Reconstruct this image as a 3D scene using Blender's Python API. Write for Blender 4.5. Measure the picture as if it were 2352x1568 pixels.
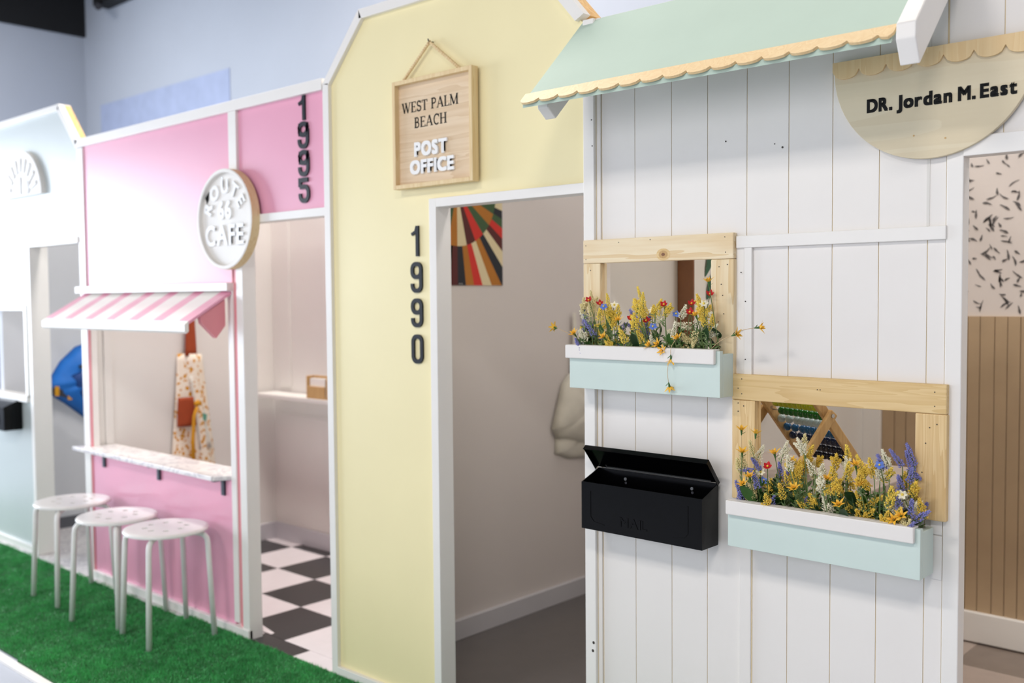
import bpy, bmesh, math, random
import numpy as np
from mathutils import Vector, Matrix
random.seed(7)
S = bpy.context.scene
C = S.collection
for o in list(bpy.data.objects): bpy.data.objects.remove(o)
PI = math.pi

# ---------------------------------------------------------------- camera
yaw, pitch, roll = math.radians(42.32), math.radians(-2.666), math.radians(-0.4876)
fw = Vector((-math.sin(yaw)*math.cos(pitch), math.cos(yaw)*math.cos(pitch), math.sin(pitch)))
rt = Vector((math.cos(yaw), math.sin(yaw), 0)); up = rt.cross(fw)
rt, up = math.cos(roll)*rt+math.sin(roll)*up, -math.sin(roll)*rt+math.cos(roll)*up
cam = bpy.data.cameras.new('camera'); cam.sensor_width = 36; cam.lens = 35.0
co = bpy.data.objects.new('camera', cam); C.objects.link(co)
co.matrix_world = Matrix(((rt.x, up.x, -fw.x, 0), (rt.y, up.y, -fw.y, -2.165), (rt.z, up.z, -fw.z, 1.35), (0, 0, 0, 1)))
cam.dof.use_dof = True; cam.dof.focus_distance = 2.32; cam.dof.aperture_fstop = 2.6
cam.clip_start = 0.02
S.camera = co

# ---------------------------------------------------------------- world, lights, exposure
w = bpy.data.worlds.new('sky'); S.world = w; w.use_nodes = True
w.node_tree.nodes['Background'].inputs[0].default_value = (0.62, 0.78, 1.0, 1)
w.node_tree.nodes['Background'].inputs[1].default_value = 1.0
def area(name, loc, target, sx, sy, power, col, spread=PI):
    l = bpy.data.lights.new(name, 'AREA'); l.shape = 'RECTANGLE'; l.size = sx; l.size_y = sy
    l.energy = power; l.color = col; l.spread = spread
    o = bpy.data.objects.new(name, l); C.objects.link(o); o.location = loc
    o.rotation_euler = (Vector(target)-Vector(loc)).to_track_quat('-Z', 'Y').to_euler()
    return o
# daylight through the shopfront glass at the left end of the room
area('shopfront_daylight', (-8.9, -2.1, 1.55), (0, -2.1, 1.55), 3.0, 1.9, 285, (0.82, 0.90, 1.0))
# daylight through the long front windows behind the camera
area('front_window_daylight', (-3.2, -5.9, 2.2), (-3.2, 0, 2.2), 8.0, 2.0, 112, (1.0, 0.97, 0.94))
# ceiling panels (their fixtures are built further down)
LAMPS = [(-7.4, -.3, 88), (-2.4, -4.0, 104), (0.6, -3.4, 98), (0.0, 1.0, 46), (-3.9, .45, 92), (-1.9, .9, 18)]
for lx, ly, lp in LAMPS:
    area('ceiling_lamp_light', (lx, ly, 4.12), (lx, ly, 0), 1.1, 0.5, lp, (1.0, 0.955, 0.91), PI if ly < 0 else 2.75)
S.view_settings.view_transform = 'Standard'; S.view_settings.look = 'None'
S.view_settings.exposure = -0.36; S.view_settings.gamma = 1.0
S.view_settings.use_curve_mapping = False

# ---------------------------------------------------------------- materials
def lin(c):
    return tuple(((v/255)/12.92 if v/255 <= .04045 else ((v/255+.055)/1.055)**2.4) for v in c)
MATS = {}
def nd(nt, t, **kw):
    n = nt.nodes.new(t)
    for k, v in kw.items(): setattr(n, k, v)
    return n
def mat(name, rgb, rough=.5, var=.04, vscale=6, bump=.0, bscale=60, spec=.5, metal=0, coat=0, sheen=0, trans=0):
    m = bpy.data.materials.new(name); m.use_nodes = True; nt = m.node_tree
    b = nt.nodes['Principled BSDF']; L = nt.links.new
    b.inputs['Roughness'].default_value = rough; b.inputs['Metallic'].default_value = metal
    b.inputs['Specular IOR Level'].default_value = spec; b.inputs['Coat Weight'].default_value = coat
    b.inputs['Sheen Weight'].default_value = sheen; b.inputs['Transmission Weight'].default_value = trans
    c = lin(rgb)
    tc = nd(nt, 'ShaderNodeTexCoord')
    n = nd(nt, 'ShaderNodeTexNoise'); n.inputs['Scale'].default_value = vscale; n.inputs['Detail'].default_value = 5
    L(tc.outputs['Object'], n.inputs['Vector'])
    r = nd(nt, 'ShaderNodeValToRGB'); r.color_ramp.elements[0].position = .3; r.color_ramp.elements[1].position = .7
    r.color_ramp.elements[0].color = tuple(v*(1-var) for v in c)+(1,); r.color_ramp.elements[1].color = tuple(min(1, v*(1+var)) for v in c)+(1,)
    L(n.outputs['Fac'], r.inputs[0]); L(r.outputs[0], b.inputs['Base Color'])
    if bump:
        n2 = nd(nt, 'ShaderNodeTexNoise'); n2.inputs['Scale'].default_value = bscale; n2.inputs['Detail'].default_value = 4
        L(tc.outputs['Object'], n2.inputs['Vector'])
        bp = nd(nt, 'ShaderNodeBump'); bp.inputs['Strength'].default_value = bump; bp.inputs['Distance'].default_value = .002
        L(n2.outputs['Fac'], bp.inputs['Height']); L(bp.outputs[0], b.inputs['Normal'])
    MATS[name] = m
    return m
def wood(name, ca, cb, axis='X', rough=.55, scale=14, ring=1.0):
    m = bpy.data.materials.new(name); m.use_nodes = True; nt = m.node_tree
    b = nt.nodes['Principled BSDF']; L = nt.links.new; b.inputs['Roughness'].default_value = rough
    tc = nd(nt, 'ShaderNodeTexCoord'); mp = nd(nt, 'ShaderNodeMapping')
    sc = {'X': (.06, 1, 1), 'Y': (1, .06, 1), 'Z': (1, 1, .06)}[axis]
    mp.inputs['Scale'].default_value = sc; L(tc.outputs['Object'], mp.inputs[0])
    n = nd(nt, 'ShaderNodeTexNoise'); n.inputs['Scale'].default_value = scale; n.inputs['Detail'].default_value = 3; n.inputs['Distortion'].default_value = .4
    L(mp.outputs[0], n.inputs['Vector'])
    mu = nd(nt, 'ShaderNodeMath', operation='MULTIPLY'); mu.inputs[1].default_value = 9*ring; L(n.outputs['Fac'], mu.inputs[0])
    fr = nd(nt, 'ShaderNodeMath', operation='FRACT'); L(mu.outputs[0], fr.inputs[0])
    n2 = nd(nt, 'ShaderNodeTexNoise'); n2.inputs['Scale'].default_value = 130; n2.inputs['Detail'].default_value = 2; L(mp.outputs[0], n2.inputs['Vector'])
    ad = nd(nt, 'ShaderNodeMath', operation='MULTIPLY_ADD'); ad.inputs[1].default_value = .55; L(fr.outputs[0], ad.inputs[0])
    m3 = nd(nt, 'ShaderNodeMath', operation='MULTIPLY'); m3.inputs[1].default_value = .45; L(n2.outputs['Fac'], m3.inputs[0]); L(m3.outputs[0], ad.inputs[2])
    r = nd(nt, 'ShaderNodeValToRGB'); r.color_ramp.elements[0].color = lin(cb)+(1,); r.color_ramp.elements[1].color = lin(ca)+(1,)
    r.color_ramp.elements[0].position = .1; r.color_ramp.elements[1].position = .75
    L(ad.outputs[0], r.inputs[0]); L(r.outputs[0], b.inputs['Base Color'])
    bp = nd(nt, 'ShaderNodeBump'); bp.inputs['Strength'].default_value = .12; bp.inputs['Distance'].default_value = .001
    L(ad.outputs[0], bp.inputs['Height']); L(bp.outputs[0], b.inputs['Normal'])
    MATS[name] = m
    return m
mat('white', (238, 233, 228), .42, .012, 5, .12, 45)
mat('white_trim', (241, 237, 232), .36, .012, 8, .1, 60)
mat('groove', (236, 218, 180), .7, .06, 30)
mat('yellow', (246, 233, 184), .42, .018, 3, .1, 50)
mat('pink', (236, 166, 190), .33, .015, 3, .08, 50)
mat('pink_edge', (232, 148, 156), .45, .02)
mat('pale_blue', (202, 209, 208), .34, .015, 3, .08, 50)
mat('mint', (208, 223, 216), .42, .025, 6, .15, 40)
mat('mint_roof', (186, 205, 191), .75, .025, 4, .12, 40)
mat('room_wall', (187, 194, 206), .8, .015, 2, .05, 40)
mat('inner_wall', (226, 222, 216), .75, .015, 3, .05, 40)
mat('booth_grey', (210, 211, 215), .75, .015, 3, .05, 40)
mat('inner_grey', (208, 200, 196), .75, .015, 3, .05, 40)
mat('wall_patch', (170, 182, 212), .8, .06, 9)
mat('ceiling', (44, 45, 48), .85, .05)
mat('black_paint', (16, 16, 18), .7, .05)
mat('floor', (176, 181, 192), .35, .02, 3)
mat('dark_floor', (98, 93, 92), .3, .04, 12)
mat('tile_black', (48, 46, 47), .28, .05, 20)
mat('tile_white', (232, 224, 226), .28, .02, 20)
mat('tile_grey', (140, 126, 116), .4, .08, 14)
mat('tile_beige', (182, 166, 156), .4, .05, 14)
mat('base_grey', (196, 194, 198), .5, .02)
mat('slate', (92, 94, 100), .5, .03)
mat('turf_base', (34, 96, 46), .9, .15, 40)
mat('black_gloss', (4, 4, 5), .16, .0, 5, .02, 12, spec=.18)
mat('black_digit', (18, 22, 32), .4, .0, spec=.3)
mat('black_vinyl', (9, 8, 9), .5, .0, spec=.2)
mat('steel', (190, 190, 190), .3, 0, metal=1)
mat('nail', (60, 52, 46), .6, 0)
mat('stool_white', (240, 238, 234), .3, .01)
mat('navy_metal', (38, 44, 62), .4, .02)
mat('tan', (186, 160, 128), .6, .05, 8, .1, 50)
mat('wallpaper', (226, 216, 210), .7, .02)
mat('ink', (98, 93, 92), .8, .1)
mat('letter_white', (246, 245, 243), .45, .005)
mat('sign_white', (238, 234, 228), .5, .01)
mat('paper', (240, 236, 228), .8, .01)
mat('cream_cloth', (214, 208, 196), .9, .05, 18, .3, 120, sheen=.2)
mat('rust', (158, 66, 28), .85, .06, 30, .2, 150)
mat('mustard', (206, 146, 24), .8, .05)
mat('teal', (96, 160, 140), .8, .02)
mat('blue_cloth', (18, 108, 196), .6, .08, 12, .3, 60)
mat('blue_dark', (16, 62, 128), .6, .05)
mat('charcoal', (48, 48, 54), .7, .05)
mat('sun_green', (64, 88, 58), .9, .05); mat('sun_ochre', (172, 110, 42), .9, .05); mat('sun_cream', (214, 198, 160), .9, .04)
mat('sun_maroon', (86, 40, 38), .9, .05); mat('sun_red', (200, 52, 44), .9, .05); mat('sun_black', (40, 42, 48), .9, .05)
mat('brown_frame', (132, 88, 58), .5, .1, 20)
mat('leaf_print', (62, 100, 78), .8, .08, 30)
mat('soil', (44, 38, 28), .95, .2, 40, .5, 80)
mat('stem_green', (88, 108, 52), .6, .1, 40); mat('leaf_green', (56, 98, 36), .5, .18, 30, .1, 60); mat('leaf_dark', (34, 66, 32), .5, .18, 30, .1, 60)
mat('sage', (112, 136, 84), .6, .15, 40)
mat('fl_yellow', (242, 214, 92), .75, .1, 60); mat('fl_gold', (232, 198, 78), .75, .1, 60); mat('fl_white', (238, 232, 206), .75, .05, 60)
mat('fl_cream', (228, 214, 158), .75, .06, 60)
mat('fl_lav', (134, 134, 194), .75, .12, 60); mat('fl_red', (196, 26, 34), .6, .1, 40); mat('fl_orange', (252, 194, 62), .6, .1, 40)
mat('fl_blue', (98, 128, 212), .65, .1, 40); mat('wire', (206, 176, 132), .5, .05)
mat('bead_lime', (176, 186, 30), .18, 0); mat('bead_green', (26, 100, 32), .18, 0); mat('bead_grey', (170, 184, 182), .2, 0)
mat('bead_blue', (24, 84, 126), .18, 0); mat('bead_navy', (20, 30, 58), .18, 0); mat('bead_black', (16, 16, 26), .18, 0)
wood('pine', (242, 224, 190), (224, 192, 142), 'X'); wood('pine_v', (240, 220, 182), (222, 190, 138), 'Z')
wood('fir', (232, 202, 148), (216, 180, 120), 'X', scale=20, ring=1.6); wood('fir_v', (234, 204, 152), (214, 176, 118), 'Z', scale=20, ring=1.6)
wood('raw_pine', (240, 198, 132), (214, 160, 92), 'Z')
wood('ply_edge', (236, 208, 160), (228, 194, 142), 'Z', scale=22); wood('ply', (226, 212, 182), (220, 204, 172), 'X', scale=9, ring=.25)
wood('maple', (232, 208, 176), (216, 186, 148), 'X', scale=16); wood('maple_frame', (236, 212, 166), (224, 192, 140), 'Z', scale=16)
wood('beech', (206, 168, 112), (186, 144, 88), 'Z', scale=24)
def special():
    # marble-look shelf
    m = mat('marble', (236, 232, 230), .25, .01); nt = m.node_tree; L = nt.links.new; b = nt.nodes['Principled BSDF']
    tc = nd(nt, 'ShaderNodeTexCoord'); n = nd(nt, 'ShaderNodeTexNoise'); n.inputs['Scale'].default_value = 7; n.inputs['Detail'].default_value = 8; n.inputs['Distortion'].default_value = 2.2
    L(tc.outputs['Object'], n.inputs['Vector']); r = nd(nt, 'ShaderNodeValToRGB')
    e = r.color_ramp.elements; e[0].position = .44; e[0].color = lin((240, 236, 234))+(1,); e[1].position = .58; e[1].color = lin((240, 236, 234))+(1,)
    k = e.new(.5); k.color = lin((206, 200, 204))+(1,)
    L(n.outputs['Fac'], r.inputs[0]); L(r.outputs[0], b.inputs['Base Color'])
    # printed apron cotton
    m = mat('apron_print', (236, 224, 204), .9, .02); nt = m.node_tree; L = nt.links.new; b = nt.nodes['Principled BSDF']
    tc = nd(nt, 'ShaderNodeTexCoord'); n0 = nd(nt, 'ShaderNodeTexNoise'); n0.inputs['Scale'].default_value = 40
    L(tc.outputs['Object'], n0.inputs['Vector'])
    mx = nd(nt, 'ShaderNodeMix', data_type='VECTOR'); mx.inputs[0].default_value = .035
    L(tc.outputs['Object'], mx.inputs[4]); L(n0.outputs['Color'], mx.inputs[5])
    v = nd(nt, 'ShaderNodeTexVoronoi'); v.inputs['Scale'].default_value = 40; v.inputs['Randomness'].default_value = .9; L(mx.outputs[1], v.inputs['Vector'])
    r = nd(nt, 'ShaderNodeValToRGB'); e = r.color_ramp.elements; r.color_ramp.interpolation = 'CONSTANT'
    e[0].color = lin((206, 142, 30))+(1,); e[1].position = .37; e[1].color = lin((238, 226, 208))+(1,)
    L(v.outputs['Distance'], r.inputs[0]); L(r.outputs[0], b.inputs['Base Color'])
    # turf blades
    m = mat('turf', (84, 180, 106), .35, .3, 18); nt = m.node_tree
    # window glass
    m = bpy.data.materials.new('glass'); m.use_nodes = True; nt = m.node_tree; nt.nodes.clear()
    o = nd(nt, 'ShaderNodeOutputMaterial'); t = nd(nt, 'ShaderNodeBsdfTransparent'); g = nd(nt, 'ShaderNodeBsdfGlossy'); g.inputs['Roughness'].default_value = .02
    x = nd(nt, 'ShaderNodeMixShader'); x.inputs[0].default_value = .06
    nt.links.new(t.outputs[0], x.inputs[1]); nt.links.new(g.outputs[0], x.inputs[2]); nt.links.new(x.outputs[0], o.inputs[0]); MATS['glass'] = m
    # lamp diffuser
    m = bpy.data.materials.new('lamp_glow'); m.use_nodes = True; b = m.node_tree.nodes['Principled BSDF']
    b.inputs['Emission Color'].default_value = (1, .95, .88, 1); b.inputs['Emission Strength'].default_value = 4; MATS['lamp_glow'] = m
special()

# ---------------------------------------------------------------- mesh helpers
ORG = {}
class MB:
    def __init__(s): s.v = []; s.f = []; s.mi = []; s.cur = 0
    def add(s, vs, fs):
        n = len(s.v); s.v += [tuple(p) for p in vs]; s.f += [tuple(i+n for i in f) for f in fs]; s.mi += [s.cur]*len(fs); return s
    def box(s, x0, x1, y0, y1, z0, z1):
        x0, x1 = sorted((x0, x1)); y0, y1 = sorted((y0, y1)); z0, z1 = sorted((z0, z1))
        return s.add([(x0, y0, z0), (x1, y0, z0), (x1, y1, z0), (x0, y1, z0), (x0, y0, z1), (x1, y0, z1), (x1, y1, z1), (x0, y1, z1)],
            [(0, 3, 2, 1), (4, 5, 6, 7), (0, 1, 5, 4), (1, 2, 6, 5), (2, 3, 7, 6), (3, 0, 4, 7)])
    def prism(s, poly, a0, a1, plane='xz'):
        # poly 2-D outline; extruded along the missing axis from a0 to a1
        mp = {'xz': lambda p, a: (p[0], a, p[1]), 'yz': lambda p, a: (a, p[0], p[1]), 'xy': lambda p, a: (p[0], p[1], a)}[plane]
        ar = sum(poly[i][0]*poly[(i+1) % len(poly)][1]-poly[(i+1) % len(poly)][0]*poly[i][1] for i in range(len(poly)))
        if (ar < 0) != (plane == 'xz' and a0 > a1 or plane != 'xz' and a0 > a1): poly = poly[::-1]
        n = len(poly); vs = [mp(p, a0) for p in poly]+[mp(p, a1) for p in poly]
        fl = plane == 'xz'
        fs = [tuple(range(n)) if fl else tuple(range(n))[::-1], tuple(range(n, 2*n))[::-1] if fl else tuple(range(n, 2*n))]
        for i in range(n):
            j = (i+1) % n; q = (i, j, n+j, n+i); fs.append(q[::-1] if fl else q)
        return s.add(vs, fs)
    def tube(s, path, r, n=8, cap=True):
        P = [Vector(p) for p in path]; R = r if isinstance(r, (list, tuple)) else [r]*len(P)
        vs = []; fs = []; ref = None
        for i, p in enumerate(P):
            t = (P[min(i+1, len(P)-1)]-P[max(i-1, 0)]).normalized()
            if ref is None: ref = t.orthogonal().normalized()
            ref = (ref-t*ref.dot(t))
            ref = ref.normalized() if ref.length > 1e-6 else t.orthogonal().normalized()
            b = t.cross(ref)
            for k in range(n):
                a = 2*PI*k/n; vs.append(p+(ref*math.cos(a)+b*math.sin(a))*R[i])
        for i in range(len(P)-1):
            for k in range(n):
                k2 = (k+1) % n; fs.append((i*n+k, i*n+k2, (i+1)*n+k2, (i+1)*n+k))
        if cap: fs += [tuple(range(n))[::-1], tuple(range((len(P)-1)*n, len(P)*n))]
        return s.add(vs, fs)
    def ball(s, c, r, n=8, m=5, sc=(1, 1, 1)):
        vs = [(c[0], c[1], c[2]-r*sc[2])]; fs = []
        for i in range(1, m):
            a = PI*i/m
            for k in range(n):
                b = 2*PI*k/n; vs.append((c[0]+r*sc[0]*math.sin(a)*math.cos(b), c[1]+r*sc[1]*math.sin(a)*math.sin(b), c[2]-r*sc[2]*math.cos(a)))
        vs.append((c[0], c[1], c[2]+r*sc[2])); t = len(vs)-1
        for k in range(n): fs.append((0, 1+(k+1) % n, 1+k)); fs.append((t, t-n+k, t-n+(k+1) % n))
        for i in range(m-2):
            for k in range(n): fs.append((1+i*n+k, 1+i*n+(k+1) % n, 1+(i+1)*n+(k+1) % n, 1+(i+1)*n+k))
        return s.add(vs, fs)
    def octa(s, c, a, b):
        # small diamond floret: c centre, a along vector, b width
        c = Vector(c); a = Vector(a); u = a.orthogonal().normalized()*b; v = a.normalized().cross(u)
        return s.add([c-a*.4, c+u, c+v, c-u, c-v, c+a], [(0, 2, 1), (0, 3, 2), (0, 4, 3), (0, 1, 4), (5, 1, 2), (5, 2, 3), (5, 3, 4), (5, 4, 1)])
    def disc(s, c, r, d0, d1, n=24, axis='y'):
        vs = []
        for d in (d0, d1):
            for k in range(n):
                a = 2*PI*k/n; p, q = r*math.cos(a), r*math.sin(a)
                vs.append({'y': (c[0]+p, d, c[1]+q), 'x': (d, c[0]+p, c[1]+q), 'z': (c[0]+p, c[1]+q, d)}[axis])
        fs = [tuple(range(n)), tuple(range(n, 2*n))[::-1]]+[((k+1) % n, k, n+k, n+(k+1) % n) for k in range(n)]
        return s.add(vs, fs)
    def leaf(s, base, d, side, L, W, curl=.15, n=5):
        base = Vector(base); d = Vector(d).normalized(); side = Vector(side); side = (side-d*side.dot(d)).normalized(); nn = d.cross(side)
        vs = []; fs = []
        for i in range(n+1):
            t = i/n; wd = W*math.sin(PI*min(1, t*.94+.03))**.8*(1-.25*t); c = base+d*L*t-nn*curl*L*t*t
            vs += [c-side*wd*.5-nn*wd*.12, c, c+side*wd*.5-nn*wd*.12]
        for i in range(n):
            a = i*3; fs += [(a, a+1, a+4, a+3), (a+1, a+2, a+5, a+4)]
        return s.add(vs, fs)
    def build(s, name, m, parent=None, smooth=False, bevel=0, kind=None, recalc=True, loc=None):
        org = ORG[parent] if parent is not None else None
        if org is None:
            if loc is not None: org = Vector(loc)
            else:
                a = np.array(s.v); org = Vector(((a[:, 0].min()+a[:, 0].max())/2, (a[:, 1].min()+a[:, 1].max())/2, a[:, 2].min()))
        me = bpy.data.meshes.new(name); me.from_pydata([(p[0]-org.x, p[1]-org.y, p[2]-org.z) for p in s.v], [], s.f)
        for mm in (m if isinstance(m, (list, tuple)) else [m]): me.materials.append(MATS[mm])
        if max(s.mi, default=0): me.polygons.foreach_set('material_index', s.mi)
        if recalc:
            b = bmesh.new(); b.from_mesh(me); bmesh.ops.recalc_face_normals(b, faces=b.faces); b.to_mesh(me); b.free()
        if smooth: me.polygons.foreach_set('use_smooth', [True]*len(me.polygons))
        me.update()
        o = bpy.data.objects.new(name, me); C.objects.link(o)
        if parent is not None: o.parent = parent
        else: o.location = org
        ORG[o] = org
        if bevel:
            md = o.modifiers.new('bevel', 'BEVEL'); md.width = bevel; md.segments = 2; md.limit_method = 'ANGLE'
        if kind: o['kind'] = kind
        return o
def B(name, m, parent, x0, x1, y0, y1, z0, z1, bevel=.0015, kind=None):
    return MB().box(x0, x1, y0, y1, z0, z1).build(name, m, parent, bevel=bevel, kind=kind)
def tag(o, label, cat, group=None):
    o['label'] = label; o['category'] = cat
    if group: o['group'] = group
    return o
def thing(name, label, cat, loc, group=None):
    o = bpy.data.objects.new(name, None); C.objects.link(o); o.location = loc; o.empty_display_size = .05
    ORG[o] = Vector(loc); tag(o, label, cat, group); return o
def struct(name, loc):
    o = bpy.data.objects.new(name, None); C.objects.link(o); o.location = loc; o.empty_display_size = .1
    ORG[o] = Vector(loc); o['kind'] = 'structure'; return o
def copy_child(o, parent, loc):
    c = o.copy(); C.objects.link(c); c.parent = parent; c.location = loc; ORG[c] = ORG[parent]; return c
def mesh_of(o):
    # evaluated mesh, then drop the temporary object
    dg = bpy.context.evaluated_depsgraph_get(); dg.update()
    me = bpy.data.meshes.new_from_object(o.evaluated_get(dg)); return me
GL = {}
def glyph(ch, off, ext):
    # block letter outline from the built-in face, in x / y with thickness z; cap height is about .73
    k = (ch, off, ext)
    if k not in GL:
        cu = bpy.data.curves.new('t', 'FONT'); cu.body = ch; cu.size = 1; cu.extrude = ext; cu.resolution_u = 5
        o = bpy.data.objects.new('t', cu); C.objects.link(o); me = mesh_of(o)
        vs, fs = [], []
        for ox, oy, oz in ((-1, -1, 0), (1, -1, .0004), (1, 1, .0008), (-1, 1, .0012)):     # heavier weight: the outline struck four times
            n = len(vs); vs += [(v.co.x+ox*off, v.co.y+oy*off*.8, v.co.z*(1+oz)) for v in me.vertices]; fs += [tuple(i+n for i in p.vertices) for p in me.polygons]
        GL[k] = (vs, fs)
        bpy.data.objects.remove(o); bpy.data.curves.remove(cu); bpy.data.meshes.remove(me)
    return GL[k]
def letters(parent, text, x0, zb, y, cap, width, m, off=.03, thick=.004, gap=.05, space=.22, name='letter', arc=None):
    """block letters side by side; x0 left, zb baseline, total width fitted. arc=(cx,cz,R,a0,a1) sets them on a curve"""
    items = []; x = 0
    for ch in text:
        if ch == ' ': x += space; continue
        v, f = glyph(ch, off, .02); xs = [p[0] for p in v]; a, b = min(xs), max(xs)
        items.append((x-a, v, f, (x, x+b-a))); x += b-a+gap
    tot = x-gap; sx = width/tot if width else cap/.73; sz = cap/(.73+2*off)
    for dx, v, f, (l, r) in items:
        g = MB(); vs = []
        for p in v:
            X, Z, Y = (p[0]+dx)*sx, (p[1]+off)*sz, -p[2]/.02*thick*.5
            if arc:
                cx, cz, R, a0, a1 = arc; mid = (l+r)/2*sx; t = mid/(tot*sx); a = a0+(a1-a0)*t
                lx = X-mid; ca, sa = math.cos(a), math.sin(a)
                vs.append((cx+(R+Z)*ca+lx*sa, y+Y-thick/2, cz+(R+Z)*sa-lx*ca))
            else: vs.append((x0+X, y+Y-thick/2, zb+Z))
        g.add(vs, f).build(name, m, parent, recalc=True)
def ribbon(path, w):
    """closed 2-D outline strips (quads) of a polyline with width w, mitred"""
    P = [Vector(p) for p in path]; closed = (P[0]-P[-1]).length < 1e-6
    L_, R_ = [], []
    n = len(P)
    for i in range(n):
        if closed: a, b = P[(i-1) % (n-1)], P[(i+1) % (n-1)]
        else: a, b = P[max(i-1, 0)], P[min(i+1, n-1)]
        d1 = (P[i]-a); d2 = (b-P[i])
        d1 = d1.normalized() if d1.length > 1e-9 else d2.normalized(); d2 = d2.normalized() if d2.length > 1e-9 else d1
        n1 = Vector((-d1.y, d1.x)); n2 = Vector((-d2.y, d2.x)); m_ = (n1+n2)
        m_ = m_.normalized() if m_.length > 1e-6 else n1
        k = w/2/max(.35, m_.dot(n1)); L_.append(P[i]+m_*k); R_.append(P[i]-m_*k)
    return L_, R_
def stroke(g, path, wd, y0, y1):
    L_, R_ = ribbon(path, wd)
    vs = []
    for y in (y0, y1):
        for p in L_: vs.append((p.x, y, p.y))
        for p in R_: vs.append((p.x, y, p.y))
    n = len(L_); fs = []
    for i in range(n-1):
        fs += [(i, i+1, n+i+1, n+i), (2*n+i, 3*n+i, 3*n+i+1, 2*n+i+1), (i, 2*n+i, 2*n+i+1, i+1), (n+i, n+i+1, 3*n+i+1, 3*n+i)]
    fs += [(0, n, 3*n, 2*n), (n-1, 3*n-1, 4*n-1, 2*n-1)]
    g.add(vs, fs); return g

# ================================================================ the room
XL, XR, YF, YB, ZC = -9.0, 4.2, -6.0, 2.0, 4.6
T = .05                                    # thickness of the booth fronts
def S1(name, m, *a, bevel=0):
    o = MB().box(*a).build(name, m, None, bevel=bevel); o['kind'] = 'structure'; return o
S1('floor', 'floor', XL-.2, XR+.2, YF-.2, YB+.2, -.1, -.012)
S1('ceiling', 'ceiling', XL-.2, XR+.2, YF-.2, YB+.2, ZC, ZC+.1)
wb = S1('wall_back', 'room_wall', XL-.15, XR+.15, YB, YB+.15, -.012, ZC)
B('faded_patch', 'wall_patch', wb, -8.71, -6.625, YB-.006, YB, 2.3, 3.065, bevel=0)
S1('wall_right', 'room_wall', XR, XR+.15, YF, YB, -.012, ZC)
wl = struct('wall_left', (XL-.075, 0, 0))
for a in ((-.6, YB, -.012, 3.71), (YF, -3.6, -.012, ZC), (-3.6, -.6, -.012, .6), (-3.6, -.6, 2.5, ZC)):
    B('wall_panel', 'room_wall', wl, XL-.15, XL, a[0], a[1], a[2], a[3], bevel=0)
B('dark_bulkhead', 'black_paint', wl, XL-.15, XL+.03, -.6, YB, 3.71, ZC, bevel=0)
wf = struct('wall_front', (0, YF-.075, 0))
for a in ((XL, -7.4, -.012, ZC), (1.2, XR, -.012, ZC), (-7.4, 1.2, -.012, 1.1), (-7.4, 1.2, 3.3, ZC)):
    B('wall_panel', 'room_wall', wf, a[0], a[1], YF-.15, YF, a[2], a[3], bevel=0)
def big_window(name, axis, a0, a1, z0, z1, pos, n):
    w_ = struct(name, (pos, (a0+a1)/2, z0) if axis == 'y' else ((a0+a1)/2, pos, z0))
    def bar(p0, p1, q0, q1, nm, m, t):
        if axis == 'y': B(nm, m, w_, pos-t, pos+t, p0, p1, q0, q1, bevel=0)
        else: B(nm, m, w_, p0, p1, pos-t, pos+t, q0, q1, bevel=0)
    for k in range(n+1):
        p = a0+(a1-a0)*k/n; bar(p-.03, p+.03, z0, z1, 'mullion', 'charcoal', .04)
        if k < n: bar(p+.03, a0+(a1-a0)*(k+1)/n-.03, z0+.05, z1-.05, 'pane', 'glass', .004)
    bar(a0, a1, z0, z0+.05, 'window_rail', 'charcoal', .04); bar(a0, a1, z1-.05, z1, 'window_rail', 'charcoal', .04)
big_window('window_3', 'y', -3.6, -.6, .6, 2.5, XL-.1, 3)
big_window('window_4', 'x', -7.4, 1.2, 1.1, 3.3, YF-.1, 6)
for k, (lx, ly, lp) in enumerate(LAMPS):
    t = thing('ceiling_light', 'flat rectangular ceiling light panel, %s' % ['above the pale booth at the far left', 'over the middle of the room', 'behind the camera to the right', 'above the clinic booth', 'above the pink cafe booth', 'above the post office booth'][k], 'light', (lx, ly, 4.14))
    B('housing', 'white_trim', t, lx-.6, lx+.6, ly-.3, ly+.3, 4.15, 4.2); B('diffuser', 'lamp_glow', t, lx-.55, lx+.55, ly-.25, ly+.25, 4.14, 4.15, bevel=0)
    for s_ in (-1, 1): MB().tube([(lx+s_*.5, ly, 4.2), (lx+s_*.5, ly, ZC)], .004, 6).build('hanger', 'steel', t)
t = thing('track_light', 'dark track light high on the back wall near the left corner', 'light', (-8.3, 1.9, 3.92))
MB().box(-8.52, -7.9, 1.86, 2.0, 3.87, 3.96).build('rail', 'black_paint', t)
MB().tube([(-8.45, 1.88, 3.87), (-8.3, 1.8, 3.81)], .03, 10).build('lamp_head', 'charcoal', t)

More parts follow.
